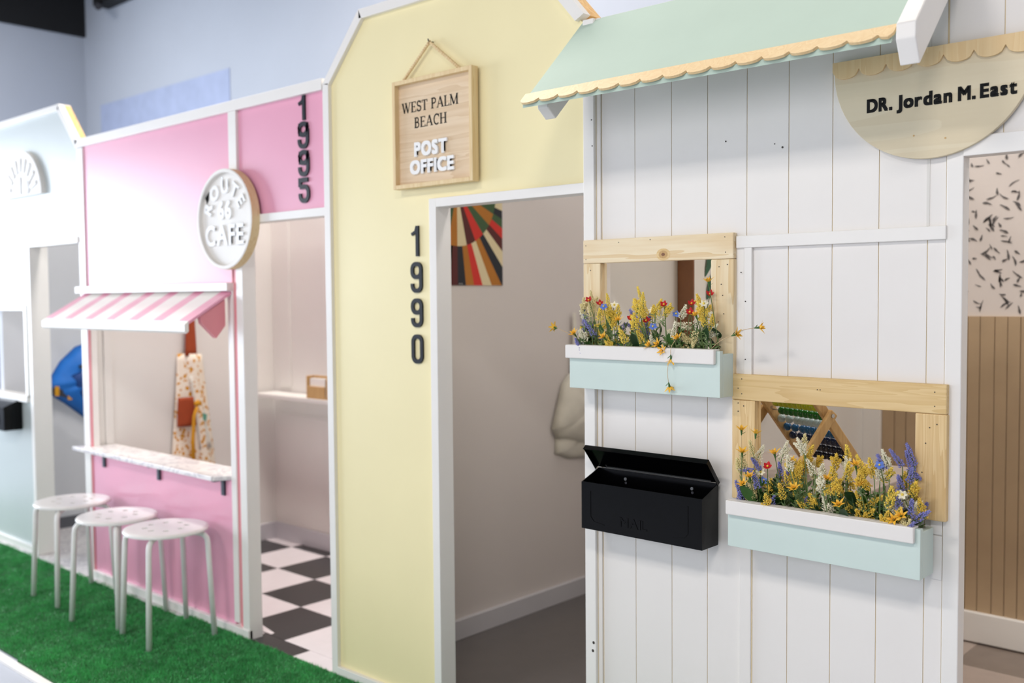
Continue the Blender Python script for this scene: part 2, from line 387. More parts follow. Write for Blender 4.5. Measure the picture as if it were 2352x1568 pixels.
# ---- booth floors
S1('floor_post_office', 'dark_floor', -2.775, -1.7, 0.0, 1.95, -.012, -.002)
fm = S1('floor_reading_booth', 'marble', -5.9, -4.78, -.03, 1.05, -.012, -.002)
fc = S1('floor_cafe', 'tile_white', -4.735, -2.80, -.03, 1.05, -.012, -.002)
xs = [-4.775+.301*k for k in range(8)]; ys = [.08+.295*k for k in range(4)]
for i in range(7):
    for j in range(4):
        x0, x1 = max(xs[i], -4.735), min(xs[i+1], -2.80); y0 = ys[j]; y1 = min(y0+.295, 1.05)
        if x1-x0 < .01 or y1-y0 < .01: continue
        B('floor_tile', 'tile_black' if (i+j) % 2 == 0 else 'tile_white', fc, x0+.0007, x1-.0007, y0+.0007, y1-.0007, -.002, .0005, bevel=0)
for x0, x1, m in ((-3.70, -3.40, 'tile_white'), (-3.40, -3.10, 'tile_black'), (-3.10, -2.83, 'tile_white')):
    B('floor_tile', m, fc, x0+.0007, x1-.0007, .0, .079, -.002, .0005, bevel=0)
g = MB()                                    # curled corner of a loose white tile beside the door post
for i in range(6):
    u = i/5
    for j in range(5):
        v = j/4; g.v.append((-3.50+.13*u, .085+.03*v*(1-u*.4), .0012+.016*max(0, v-.2)**1.5*(1-u)))
for i in range(5):
    for j in range(4): g.f.append((i*5+j, i*5+j+1, (i+1)*5+j+1, (i+1)*5+j)); g.mi.append(0)
g.build('loose_tile_corner', 'tile_white', fc, smooth=True)
cf = S1('floor_clinic', 'tile_beige', -1.67, .6, 0.0, 1.83, -.012, -.002)
# clinic tiles are turned a little from the facade; one tile corner lies near the door at the right
for i in range(-1, 7):
    for j in range(0, 6):
        x0 = -1.67+.333*i+.12; y0 = .06+.333*j-.17
        x1, y1 = min(x0+.333, .6), min(y0+.333, 1.82); x0 = max(x0, -1.67); y0 = max(y0, 0)
        if x1-x0 < .02 or y1-y0 < .02: continue
        B('floor_tile', 'tile_grey' if (i+j) % 2 == 0 else 'tile_beige', cf, x0+.001, x1-.001, y0+.001, y1-.001, -.002, 0, bevel=0)

# ---- booth partitions and back walls
def wall(name, m, *a): return S1(name, m, *a)
w1 = wall('wall_reading_side', 'booth_grey', -5.95, -5.9, .05, 1.1, -.002, 2.2)
B('skirting', 'slate', w1, -5.9, -5.888, .06, 1.05, -.002, .062, bevel=0)
wall('wall_reading_back', 'booth_grey', -5.9, -4.78, 1.05, 1.09, -.002, 2.2)
w2 = wall('wall_cafe_side', 'inner_wall', -4.78, -4.735, .05, 1.09, -.002, 2.1)
B('stud', 'inner_wall', w2, -4.735, -4.725, .075, .115, .05, 2.1, bevel=.001)
B('skirting', 'base_grey', w2, -4.735, -4.715, .06, 1.05, .0005, .09)
w3 = wall('wall_cafe_back', 'inner_wall', -4.735, -2.82, 1.05, 1.09, -.002, 2.1)
B('skirting', 'base_grey', w3, -4.715, -2.82, 1.03, 1.05, .0005, .09)
B('corner_batten', 'inner_wall', w3, -4.66, -4.56, 1.038, 1.05, .86, 2.1); B('seam_batten', 'inner_wall', w3, -4.66, -2.85, 1.044, 1.05, .70, .712)
w4 = wall('wall_post_office_side', 'inner_grey', -2.82, -2.775, .05, 1.95, -.002, 2.2)
B('skirting', 'base_grey', w4, -2.775, -2.755, .06, 1.95, -.002, .075)
wall('wall_post_office_back', 'inner_grey', -2.82, -1.7, 1.95, 1.99, -.002, 2.2)
w5 = wall('wall_clinic_side', 'inner_wall', -1.70, -1.67, .05, 1.95, -.002, 2.09)
w6 = wall('wall_clinic_back', 'wallpaper', -1.67, .6, 1.83, 1.88, -.002, 2.3)
B('corner_post', 'white_trim', w6, -1.67, -1.60, 1.795, 1.83, -.002, 2.2)
x = -1.60; k = 0
while x < .6:                               # tongue and groove wainscot
    wd = .045 if k % 4 else .052
    B('wainscot_board', 'tan', w6, x+.0012, min(x+wd, .6)-.0012, 1.816, 1.83, .1, 1.255, bevel=.001); x += wd; k += 1
B('skirting', 'white_trim', w6, -1.60, .6, 1.80, 1.83, .006, .122, bevel=.004)
g = MB()                                    # brush marks printed on the paper
rr = random.Random(5)
for k in range(1250):
    cx, cz = rr.uniform(-1.60, .25), rr.uniform(1.27, 2.25); a = rr.gauss(.5, .9) if rr.random() < .6 else rr.gauss(2.3, .4); L_ = rr.uniform(.018, .05); wd = rr.uniform(.004, .0085); bend = rr.uniform(-.25, .25)
    top, bot = [], []
    for i in range(6):
        t_ = i/5-.5; h_ = wd*.5*(1-(2*t_)**2)**.5*(1.25 if t_ < 0 else .7); px = L_*t_; pz = bend*L_*(t_*t_*2)
        ca, sa = math.cos(a), math.sin(a)
        top.append((cx+px*ca-(pz+h_)*sa, 1.8285, cz+px*sa+(pz+h_)*ca)); bot.append((cx+px*ca-(pz-h_)*sa, 1.8285, cz+px*sa+(pz-h_)*ca))
    g.add(top+bot, [(i, i+1, 7+i, 6+i) for i in range(5)])
g.build('printed_brush_marks', 'ink', w6, kind='stuff')
wall('wall_clinic_end', 'inner_wall', .6, .64, 0, 1.88, -.002, 2.3)

# ================================================================ booth fronts (front face at y = 0)
# ---- reading booth, far left
f1 = struct('wall_reading_front', (-5.9, 0, 0)); P = 'pale_blue'
def PZ(par, name, m, poly, y0=.004, y1=T, bevel=0): return MB().prism(poly, y0, y1, 'xz').build(name, m, par, bevel=bevel)
PZ(f1, 'panel', P, [(-7.0, 1.635), (-4.79, 1.635), (-4.79, 2.09), (-4.97, 2.275), (-7.0, 2.275)])
PZ(f1, 'panel', P, [(-7.0, .03), (-6.5, .03), (-6.5, 1.635), (-7.0, 1.635)])
PZ(f1, 'panel', P, [(-6.5, .03), (-5.39, .03), (-5.39, .83), (-6.5, .83)]); PZ(f1, 'panel', P, [(-6.5, 1.30), (-5.39, 1.30), (-5.39, 1.635), (-6.5, 1.635)])
PZ(f1, 'panel', P, [(-5.43, .83), (-5.39, .83), (-5.39, 1.30), (-5.43, 1.30)])
B('top_rail', 'white_trim', f1, -7.0, -4.955, -.012, T, 2.275, 2.305)
PZ(f1, 'sloping_rail', 'white_trim', [(-4.955, 2.305), (-4.975, 2.275), (-4.795, 2.085), (-4.765, 2.10)], -.012, T*.3)
PZ(f1, 'raw_edge', 'raw_pine', [(-4.957, 2.303), (-4.977, 2.273), (-4.795, 2.085), (-4.767, 2.10)], T*.3, .048)
B('door_jamb', 'white_trim', f1, -5.39, -5.355, -.012, .085, 0, 1.65); B('door_head', 'white_trim', f1, -5.355, -4.79, -.012, T, 1.62, 1.65)
B('window_casing', 'white_trim', f1, -5.45, -5.42, -.012, T, .83, 1.32); B('window_casing', 'white_trim', f1, -6.5, -5.45, -.012, T, 1.29, 1.32)
B('window_sill', 'white_trim', f1, -6.5, -5.42, -.02, T, .805, .84)
B('skirting', 'white_trim', f1, -7.0, -5.39, -.012, T, 0, .035)
# ---- cafe
f2 = struct('wall_cafe_front', (-3.8, 0, 0)); P = 'pink'
B('stile', 'white_trim', f2, -4.79, -4.728, -.004, .04, 0, 2.07); B('inner_stile', 'pink_edge', f2, -4.728, -4.7165, -.001, .008, .035, 1.4); B('reveal', 'white_trim', f2, -4.728, -4.7165, .0085, .04, .62, 1.4)
B('top_rail', 'white_trim', f2, -4.79, -2.85, -.012, .045, 2.072, 2.112)
B('panel', P, f2, -4.728, -3.462, .004, .04, 1.40, 2.072, bevel=0)
B('panel', P, f2, -4.716, -3.49, .004, .04, .035, .6175, bevel=0)
B('awning_batten', 'white_trim', f2, -4.79, -3.452, -.03, .004, 1.376, 1.408)
B('mullion', 'white_trim', f2, -3.455, -3.40, -.008, .04, 1.64, 2.072); B('mullion_edge', 'pink_edge', f2, -3.462, -3.455, -.001, .04, 1.376, 2.072)
B('window_stile', 'white_trim', f2, -3.49, -3.453, -.004, .04, .05, 1.376); B('pink_strip', 'pink_edge', f2, -3.453, -3.418, .002, .04, .035, 1.64)
B('door_post', 'white_trim', f2, -3.418, -3.372, -.010, T, 0, 1.66, bevel=.002)
B('window_sill', 'white_trim', f2, -4.716, -3.49, .0405, .06, .585, .6175)
B('door_head', 'white_trim', f2, -3.40, -2.845, -.010, T, 1.634, 1.664); B('panel', P, f2, -3.40, -2.845, .004, .04, 1.664, 2.072, bevel=0)
B('skirting', 'white_trim', f2, -4.716, -3.372, -.016, .004, 0, .038)
# ---- post office
f3 = struct('wall_post_office_front', (-2.25, 0, 0)); P = 'yellow'
PZ(f3, 'panel', P, [(-2.815, .03), (-2.31, .03), (-2.31, 1.65), (-1.695, 1.65), (-1.695, 2.08), (-1.88, 2.276), (-2.63, 2.276), (-2.815, 2.083)])
B('stile', 'white_trim', f3, -2.848, -2.815, -.010, T, 0, 2.09)
PZ(f3, 'sloping_rail', 'white_trim', [(-2.848, 2.09), (-2.815, 2.083), (-2.63, 2.276), (-2.645, 2.308)], -.010, T)
B('top_rail', 'white_trim', f3, -2.645, -1.865, -.010, T, 2.276, 2.308)
PZ(f3, 'sloping_rail', 'white_trim', [(-1.865, 2.308), (-1.88, 2.276), (-1.72, 2.095), (-1.69, 2.11)], -.010, .02)
PZ(f3, 'raw_edge', 'raw_pine', [(-1.866, 2.306), (-1.882, 2.276), (-1.722, 2.095), (-1.691, 2.11)], .02, .075)
B('raw_post', 'raw_pine', f3, -1.72, -1.692, .056, .10, 1.65, 2.09)
B('door_jamb', 'white_trim', f3, -2.312, -2.28, -.010, .055, 0, 1.655); B('door_head', 'white_trim', f3, -2.28, -1.692, -.010, T, 1.627, 1.655)
B('skirting', 'white_trim', f3, -2.815, -2.312, -.012, .004, 0, .034)
# ---- clinic, white tongue and groove boards
f4 = struct('wall_clinic_front', (-1.2, 0, 0))
B('corner_post', 'white_trim', f4, -1.691, -1.655, -.014, .05, 0, 2.09); B('corner_bead', 'groove', f4, -1.655, -1.6535, -.004, .05, 0, 2.09, bevel=0)
B('edge_strip', 'white', f4, -1.6535, -1.640, -.004, .04, 0, 2.09)
GX = [-1.638, -1.530, -1.4165, -1.311, -1.2025, -1.094, -.987, -.880, -.775, -.737]
OPEN = [(-1.633, -1.290, 1.15, 1.45), (-1.180, -.790, .80, 1.11)]     # the two window openings
for i in range(len(GX)-1):
    a, b = GX[i]+.0009, GX[i+1]-.0009
    cuts = [(0, 2.09)]
    for (ox0, ox1, oz0, oz1) in OPEN:
        if b <= ox0 or a >= ox1: continue
        new = []
        for z0, z1 in cuts:
            if oz0 <= z0 or oz1 >= z1 or True:
                if z0 < oz0: new.append((z0, min(z1, oz0)))
                if z1 > oz1: new.append((max(z0, oz1), z1))
        # keep slivers of board that stick out past the opening
        if a < ox0: B('plank', 'white', f4, a, ox0, 0, .002, oz0, oz1, bevel=.0004)
        if b > ox1: B('plank', 'white', f4, ox1, b, 0, .002, oz0, oz1, bevel=.0004)
        cuts = new
    for z0, z1 in cuts: B('plank', 'white', f4, a, b, 0, .002, z0, z1, bevel=.0004)
for a in ((-1.655, -.71, 0, .80), (-1.655, -1.290, 1.45, 2.09), (-1.290, -.71, 1.11, 2.09), (-1.655, -1.180, .80, 1.15), (-1.655, -1.633, 1.15, 1.45), (-1.290, -1.180, 1.15-.35, 1.45-.3), (-.790, -.71, .80, 1.11)):
    B('backing', 'groove', f4, a[0], a[1], .0022, .010, a[2], a[3], bevel=0)
B('mid_post', 'white', f4, -1.218, -1.187, -.006, .0, 0, .76); B('mid_bead', 'groove', f4, -1.187, -1.185, -.002, .0, 0, .76, bevel=0)
B('upper_strip', 'white_trim', f4, -1.229, -1.207, -.004, 0, 1.15, 1.46); B('upper_strip', 'white_trim', f4, -1.2055, -1.185, -.008, 0, 1.15, 1.462)
B('rail', 'white_trim', f4, -1.226, -.734, -.010, 0, 1.459, 1.488); B('joint_strip', 'inner_wall', f4, -.7775, -.771, -.001, .001, 1.489, 2.09, bevel=0)
B('end_post', 'white_trim', f4, -.736, -.702, -.004, .034, 0, 1.68, bevel=.002)
B('filler_block', 'white_trim', f4, -.762, -.737, -.003, 0, .735, .83); B('filler_block', 'white_trim', f4, -.762, -.737, -.003, 0, .832, .87)
B('door_head', 'white_trim', f4, -.702, .20, -.008, .034, 1.628, 1.668)
for i in range(9):
    B('plank', 'white', f4, -.735+.108*i+.0009, -.735+.108*(i+1)-.0009, 0, .002, 1.668, 2.12, bevel=.0004)
B('backing', 'groove', f4, -.735, .24, .0022, .010, 1.668, 2.12, bevel=0)
B('far_post', 'white_trim', f4, .20, .24, -.008, .05, 0, 1.668)
for (hx, hz, r_) in ((-1.663, .389, .0042), (-1.6655, .366, .0042), (-1.66, 1.75, .002), (-1.662, 1.82, .002), (-1.26, 1.72, .002), (-1.11, 1.69, .0025), (-1.13, 1.70, .0015)):
    MB().disc((hx, hz), r_, -.0146 if hx < -1.65 else -.0006, -.014 if hx < -1.65 else .0, 10).build('nail_hole', 'nail', f4)
for k in range(4): MB().disc((-1.213+.012*(k % 2), 1.40-.07*k), .0016, -.0092, -.008, 8).build('nail_hole', 'nail', f4)

# ---- pine casings of the two little windows
def casing(name, X0, X1, z0t, z1t, xl, xr, zl, zr, mh, mv, nails):
    w_ = struct(name, ((X0+X1)/2, 0, zl)); D = -.018
    B('head_board', mh, w_, X0, X1, D, -.0002, z0t, z1t, bevel=.002)
    B('side_board', mv, w_, X0, xl, D+.0006, -.0002, zl, z0t-.0006, bevel=.002); B('side_board', mv, w_, xr, X1+.001, D+.0006, -.0002, zr, z0t-.0006, bevel=.003)
    B('reveal', mv, w_, xl-.004, xl, .0, .012, zl, z0t-.001, bevel=0)
    for nx, nz in nails: MB().disc((nx, nz), .0014, D-.0004, D+.001, 8).build('nail', 'nail', w_)
    return w_
c1 = casing('window_1', -1.690, -1.229, 1.434, 1.497, -1.632, -1.292, 1.12, 1.12, 'pine', 'pine_v',
    [(-1.68, 1.482), (-1.68, 1.445), (-1.57, 1.487), (-1.47, 1.49), (-1.252, 1.487), (-1.25, 1.45), (-1.665, 1.415), (-1.245, 1.42), (-1.268, 1.415), (-1.262, 1.372), (-1.258, 1.345), (-1.255, 1.3), (-1.27, 1.28)])
g = MB()
for r_, y in ((.0155, -.0183), (.010, -.0186), (.004, -.0189)):
    g.cur = 0 if r_ > .012 else (1 if r_ > .005 else 2)
    vs = [(-1.430+r_*1.35*math.cos(2*PI*k/20), y, 1.4505+r_*math.sin(2*PI*k/20)) for k in range(20)]; g.add(vs, [tuple(range(20))])
g.build('knot', ['fir', 'beech', 'brown_frame'], c1)
c2 = casing('window_2', -1.232, -.7255, 1.092, 1.1545, -1.170, -.791, .85, .864, 'fir', 'fir_v',
    [(-1.205, 1.143), (-1.215, 1.12), (-1.205, 1.107), (-1.005, 1.128), (-1.012, 1.128), (-.75, 1.138), (-.75, 1.108), (-1.215, 1.084), (-1.2, 1.078), (-1.215, 1.064), (-.745, 1.07), (-.76, 1.062), (-.768, 1.028), (-.775, .965)])

# ================================================================ turf
def turf(name, label, x0, x1, y0, y1, z, n, seed):
    t = thing(name, label, 'carpet', ((x0+x1)/2, (y0+y1)/2, -.012))
    B('backing', 'turf_base', t, x0, x1, y0, y1, -.012, z, bevel=0)
    r = np.random.default_rng(seed); bx = r.uniform(x0, x1, n); by = r.uniform(y0, y1, n)
    h = r.uniform(.006, .013, n)*(1+.25*np.sin(bx*23+by*9)); an = r.uniform(0, 2*PI, n); lx = r.normal(.002, .0035, n); ly = r.normal(-.001, .0035, n); wd = r.uniform(.0007, .0015, n)
    V = np.empty((n, 3, 3)); V[:, 0] = np.stack([bx-np.cos(an)*wd, by-np.sin(an)*wd, np.full(n, z)], 1); V[:, 1] = np.stack([bx+np.cos(an)*wd, by+np.sin(an)*wd, np.full(n, z)], 1)
    V[:, 2] = np.stack([bx+lx, by+ly, z+h], 1); V -= np.array(ORG[t])
    me = bpy.data.meshes.new('pile'); me.vertices.add(n*3); me.vertices.foreach_set('co', V.reshape(-1)); me.loops.add(n*3); me.loops.foreach_set('vertex_index', np.arange(n*3))
    me.polygons.add(n); me.polygons.foreach_set('loop_start', np.arange(n)*3); me.polygons.foreach_set('loop_total', np.full(n, 3)); me.update(calc_edges=True); me.materials.append(MATS['turf'])
    o = bpy.data.objects.new('pile', me); C.objects.link(o); o.parent = t; o['kind'] = 'stuff'; ORG[o] = ORG[t]
turf('turf_carpet', 'green artificial turf carpet under the far stools, running to the left edge', -7.2, -3.862, -.69, -.02, -.006, 120000, 1)
turf('turf_carpet', 'green artificial turf carpet with a raised cut edge, in front of the post office', -3.836, -1.2, -.71, -.012, .006, 120000, 2)
S1('turf_seam_shadow', 'turf_base', -3.861, -3.837, -.70, -.02, -.012, -.009)  # dark strip standing in for the shadow along the seam between the carpets
S1('trim_1', 'white_trim', -7.2, -1.2, -.745, -.712, -.012, .0)

# ================================================================ things on the clinic front
# ---- mint porch roof with scalloped edging
t = thing('porch_roof', 'mint green sloping porch roof with scalloped plywood edge, above the white clinic front', 'roof', (-1.22, 0, 1.83))
def slope(y): return 2.09+(2.09-1.838)/.25*y           # top surface height at depth y (y is negative)
MB().prism([(.0, slope(0)), (-.25, slope(-.25)), (-.25, slope(-.25)-.013), (.0, slope(0)-.018)], -1.70, -.757, 'yz').build('roof_panel', 'mint_roof', t, bevel=.001)
sd = Vector((0, -.25, slope(-.25)-slope(0))).normalized(); nn = Vector((0, sd.z, -sd.y))
if nn.z < 0: nn = -nn
pts = []; N = 16; x0, x1 = -1.705, -.752; sp = .0615
ep = Vector((0, -.25, slope(-.25)))
top_s, base_s, dip = -.030, -.002, .013
k = 0; xx = x0
while xx < x1-.004:
    xe = min(xx+sp, x1)
    for i in range(9):
        u = i/8; px = xx+sp*u
        if px > x1+1e-6: break
        pts.append((px, base_s+dip*math.sqrt(max(0, 1-(2*u-1)**2))))
    xx += sp
pts.append((x1, base_s)); g = MB(); out = [(p, s_) for p, s_ in pts]
n = len(out); vs = []
for h in (.0005, .0065):
    for px, s_ in out: q = ep+sd*s_+nn*h; vs.append((px, q.y, q.z))
    for px, s_ in out: q = ep+sd*top_s+nn*h; vs.append((px, q.y, q.z))
fs = []
for i in range(n-1):
    fs += [(i, i+1, n+i+1, n+i), (2*n+i, 3*n+i, 3*n+i+1, 2*n+i+1), (i, 2*n+i, 2*n+i+1, i+1), (n+i, n+i+1, 3*n+i+1, 3*n+i)]
fs += [(0, n, 3*n, 2*n), (n-1, 3*n-1, 4*n-1, 2*n-1)]
g.add(vs, fs).build('scalloped_edging', 'ply_edge', t)
def rafter(x0, x1, drop, ye, lift):
    a = slope(0)+lift; b = slope(ye)+lift
    MB().prism([(.0, a), (ye, b), (ye-.002, b-.030), (ye+.022, b-.076), (.0, a-drop)], x0, x1, 'yz').build('rafter', 'white_trim', t, bevel=.0025)
MB().prism([(.0, 2.070), (-.205, 1.863), (-.204, 1.828), (-.172, 1.803), (.0, 1.972)], -1.690, -1.655, 'yz').build('rafter', 'white_trim', t, bevel=.0025); rafter(-.744, -.706, .10, -.262, .030)

# ---- round-bottomed clinic sign
t = thing('clinic_sign', 'half-round plywood sign lettered DR. Jordan M.East beside the clinic doorway', 'sign', (-.768, 0, 1.63))
cx, zt, R = -.768, 1.853, .2085
poly = [(cx-R, zt)]+[(cx+R*math.cos(a), 1.838+R*math.sin(a)) for a in [PI+PI*i/40 for i in range(41)]]+[(cx+R, zt)]
bd = MB().prism(poly, -.0165, -.0045, 'xz').build('board', 'ply', t, bevel=.0008)
top = [(cx+R+.002, zt+.006), (cx-R-.002, zt+.006)]; low = []
for k in range(7):
    for i in range(9):
        u = i/8; low.append((cx-R-.002+(.0599*(k+u)), zt-.014-.019*math.sqrt(max(0, 1-(2*u-1)**2))))
MB().prism(low+top, -.0225, -.0167, 'xz').build('scalloped_strip', 'ply_edge', t, bevel=.0005)
for wd_, xa, xb in (('DR.', -.902, -.846), ('Jordan', -.837, -.722), ('M.', -.711, -.676), ('East', -.668, -.598)):
    letters(bd, wd_, xa, 1.7395, -.0165, .0320, xb-xa, 'black_vinyl', off=.050, thick=.0008, gap=.06)
for px, pz in ((-.735, 1.668), (-.80, 1.68)): MB().disc((px, pz), .002, -.0172, -.016, 8).build('pin_hole', 'beech', t)

# ---- planter boxes
def planter(label, x0, x1, z0, z1, d, trim, ztrim):
    t = thing('planter_box', label, 'planter', ((x0+x1)/2, 0, z0)); y = -d; q = -.018
    B('front_board', 'mint', t, x0, x1, y, y+.014, z0, z1-.004, bevel=.001)
    B('end_board', 'mint', t, x0, x0+.014, y+.0145, q, z0, z1-.012, bevel=.001); B('end_board', 'mint', t, x1-.014, x1, y+.0145, q, z0, z1-.012, bevel=.001)
    B('back_board', 'mint', t, x0+.0145, x1-.0145, q-.010, q, z0+.01, z1-.02, bevel=.001); B('bottom_board', 'mint', t, x0+.0145, x1-.0145, y+.0145, q-.0105, z0, z0+.01, bevel=.001)
    B('white_trim', 'white', t, x0-.006+trim, x1-.010, y-.012, y-.0002, ztrim, z1, bevel=.0025); B('trim_cap', 'white', t, x0-.006+trim, x1-.010, y, y+.016, z1-.004, z1, bevel=.001)
    B('potting_filler', 'soil', t, x0+.015, x1-.015, y+.015, q-.011, z0+.011, z1-.03, bevel=0)
planter('mint green planter box with white rim, under the upper pine window', -1.689, -1.2285, 1.100, 1.216, .080, 0, 1.180)
planter('mint green planter box with white rim, under the lower pine window', -1.199, -.7495, .752, .863, .093, .006, .829)
# ---- black wall mailbox, lid open
def mailbox(label, X0, X1, z0, zf, zb, d, lid):
    t = thing('mailbox', label, 'mailbox', ((X0+X1)/2, 0, z0)); m = 'black_gloss'; th = .0022
    b = -.0145 if lid else -.001
    g = MB().box(X0, X1, -d, -d+th, z0, zf).box(X0+th, X1-th, b-th, b, z0, zb).box(X0, X1, -d+th, b-th, z0, z0+th)
    for xa, xb in ((X0, X0+th), (X1-th, X1)): g.prism([(-d+th, z0+th), (b-th*.5, z0+th), (b-th*.5, zb), (-d+th, zf)], xa, xb, 'yz')
    g.build('box_body', m, t)
    if lid:
        u = Vector((0, -.64, .77)).normalized(); L_ = .082; h = Vector((0, b-.002, zb+.002)); nrm = Vector((0, u.z, -u.y))
        def pt(x, s_, n_): p = h+u*s_+nrm*n_; return (x, p.y, p.z)
        g = MB(); xa, xb = X0-.006, X1+.004
        def slab(xa, xb, s0, s1, n0, n1):
            g.add([pt(xa, s0, n0), pt(xb, s0, n0), pt(xb, s1, n0), pt(xa, s1, n0), pt(xa, s0, n1), pt(xb, s0, n1), pt(xb, s1, n1), pt(xa, s1, n1)],
                [(0, 3, 2, 1), (4, 5, 6, 7), (0, 1, 5, 4), (1, 2, 6, 5), (2, 3, 7, 6), (3, 0, 4, 7)])
        slab(xa, xb, 0, L_, 0, th); slab(xa, xb, L_-th, L_, -.012, 0); slab(xa, xa+th, 0, L_-th, -.010, 0); slab(xb-th, xb, 0, L_-th, -.010, 0)
        g.build('lid', m, t)
        MB().tube([(X0+.03, b-.004, zb+.003), (X1-.02, b-.004, zb+.003)], .0012, 6).build('hinge_rod', 'steel', t)
        MB().tube([(X0+.03, b-.004, zb+.003), (X0+.030, b-.008, zb+.011)], .002, 6).build('hinge_hook', 'steel', t)
        for sx in (X0+.09, X1-.075):
            MB().disc((sx, zb-.022), .0042, b-th-.0016, b-th, 14).build('screw', 'steel', t); MB().disc((sx+.001, zb-.032), .0036, b-th-.0006, b-th, 12).build('screw_hole', 'charcoal', t)
        # embossed front
        g = MB(); stroke(g, [(X0+.030, zf-.022), (X0+.030, z0+.035), (X0+.042, z0+.022), (X0+.075, z0+.018)], .0022, -d-.0012, -d)
        g.build('embossing', m, t)
        g = MB(); stroke(g, [(X1-.040, zf-.022), (X1-.040, z0+.035), (X1-.052, z0+.022), (X1-.085, z0+.018)], .0022, -d-.0012, -d); g.build('embossing', m, t)
        letters(t, 'MAIL', X0+.125, z0+.022, -d, .027, .085, m, off=.02, thick=.0012, gap=.05)
    else:
        MB().prism([(-d-.003, zf-.012), (-d-.003, zf+.002), (-.002, zb+.004), (-.002, zb), (-d, zf-.003)], X0-.003, X1+.003, 'yz').build('lid', m, t)
        MB().box(X0+.06, X1-.06, -d-.0015, -d, z0+.03, zf-.04).build('embossing', m, t)
    return t
mailbox('glossy black mailbox with its lid standing open, on the white clinic boards', -1.641, -1.2705, .727, .8525, .880, .092, True)
mailbox('closed black mailbox below the window of the pale booth, at the left edge', -5.90, -5.535, .652, .775, .815, .095, False)

# ================================================================ post office front
t = thing('post_office_sign', 'square framed wooden sign reading WEST PALM BEACH POST OFFICE on the yellow wall', 'sign', (-2.27, 0, 1.69))
X0, X1, Z0, Z1 = -2.455, -2.096, 1.692, 2.034
bp_ = B('back_panel', 'maple', t, X0+.012, X1-.012, -.014, -.006, Z0+.012, Z1-.012, bevel=0)
for a in ((X0, X0+.013, Z0, Z1), (X1-.013, X1, Z0, Z1), (X0+.013, X1-.013, Z0, Z0+.013), (X0+.013, X1-.013, Z1-.013, Z1)):
    B('frame_bar', 'maple_frame', t, a[0], a[1], -.032, -.004, a[2], a[3], bevel=.0012)
# serif capitals, stroke by stroke in a unit box (cap height 1)
def arcp(cx, cy, rx, ry, a0, a1, n=10): return [(cx+rx*math.cos(math.radians(a0+(a1-a0)*i/n)), cy+ry*math.sin(math.radians(a0+(a1-a0)*i/n))) for i in range(n+1)]
TH, TN, SE = .17, .07, .06
def sf(x, y, l=.13): return [((x-l, y), (x+l, y))]
SER = {
 'W': (1.10, [(([(.10, 1), (.34, .02)]), TH), ([(.34, .02), (.56, .96)], TN), ([(.50, 1), (.76, .02)], TH), ([(.76, .02), (1.0, 1)], TN)], [(.10, .975, .12), (.50, .975, .12), (1.0, .975, .10)]),
 'E': (.68, [([(.17, 0), (.17, 1)], TH), ([(.17, .972), (.60, .972)], TN), ([(.17, .52), (.48, .52)], TN), ([(.17, .028), (.63, .028)], TN), ([(.60, 1), (.60, .80)], TN), ([(.63, 0), (.63, .22)], TN), ([(.48, .62), (.48, .42)], TN)], [(.15, .975, .12), (.15, .025, .12)]),
 'S': (.60, [(arcp(.30, .74, .19, .23, 20, 245, 12)+arcp(.31, .27, .21, .245, 70, -160, 14), TH*.8), ([(.50, .98), (.50, .74)], TN), ([(.10, .02), (.10, .28)], TN)], []),
 'T': (.74, [([(.37, 0), (.37, 1)], TH), ([(.06, .97), (.68, .97)], TN), ([(.06, 1), (.06, .76)], TN), ([(.68, 1), (.68, .76)], TN)], [(.37, .025, .15)]),
 'P': (.66, [([(.17, 0), (.17, 1)], TH), ([(.17, .97), (.36, .97)]+arcp(.36, .73, .20, .24, 90, -90, 10)+[(.17, .49)], TH*.72)], [(.15, .975, .12), (.17, .025, .15)]),
 'A': (.84, [([(.10, .02), (.42, 1)], TN), ([(.42, 1), (.72, .02)], TH), ([(.22, .34), (.62, .34)], TN)], [(.12, .025, .12), (.70, .025, .15)]),
 'L': (.66, [([(.17, 0), (.17, 1)], TH), ([(.17, .028), (.60, .028)], TN), ([(.60, 0), (.60, .24)], TN)], [(.17, .975, .15), (.15, .025, .12)]),
 'M': (1.0, [([(.12, 0), (.12, 1)], TN), ([(.12, 1), (.48, .05)], TH), ([(.48, .05), (.84, 1)], TN), ([(.84, 0), (.84, 1)], TH)], [(.10, .975, .10), (.12, .025, .12), (.87, .975, .10), (.84, .025, .15)]),
 'B': (.68, [([(.17, 0), (.17, 1)], TH), ([(.17, .97), (.34, .97)]+arcp(.34, .745, .17, .225, 90, -90, 10)+[(.17, .52)], TH*.7), ([(.17, .52), (.36, .52)]+arcp(.36, .275, .21, .245, 90, -90, 10)+[(.17, .03)], TH*.7)], [(.15, .975, .12), (.15, .025, .12)]),
 'C': (.74, [(arcp(.42, .5, .31, .47, 50, 310, 20), TH*.8), ([(.66, .98), (.66, .70)], TN)], []),
 'H': (.84, [([(.17, 0), (.17, 1)], TH), ([(.67, 0), (.67, 1)], TH), ([(.17, .52), (.67, .52)], TN)], [(.17, .975, .15), (.17, .025, .15), (.67, .975, .15), (.67, .025, .15)]),
}
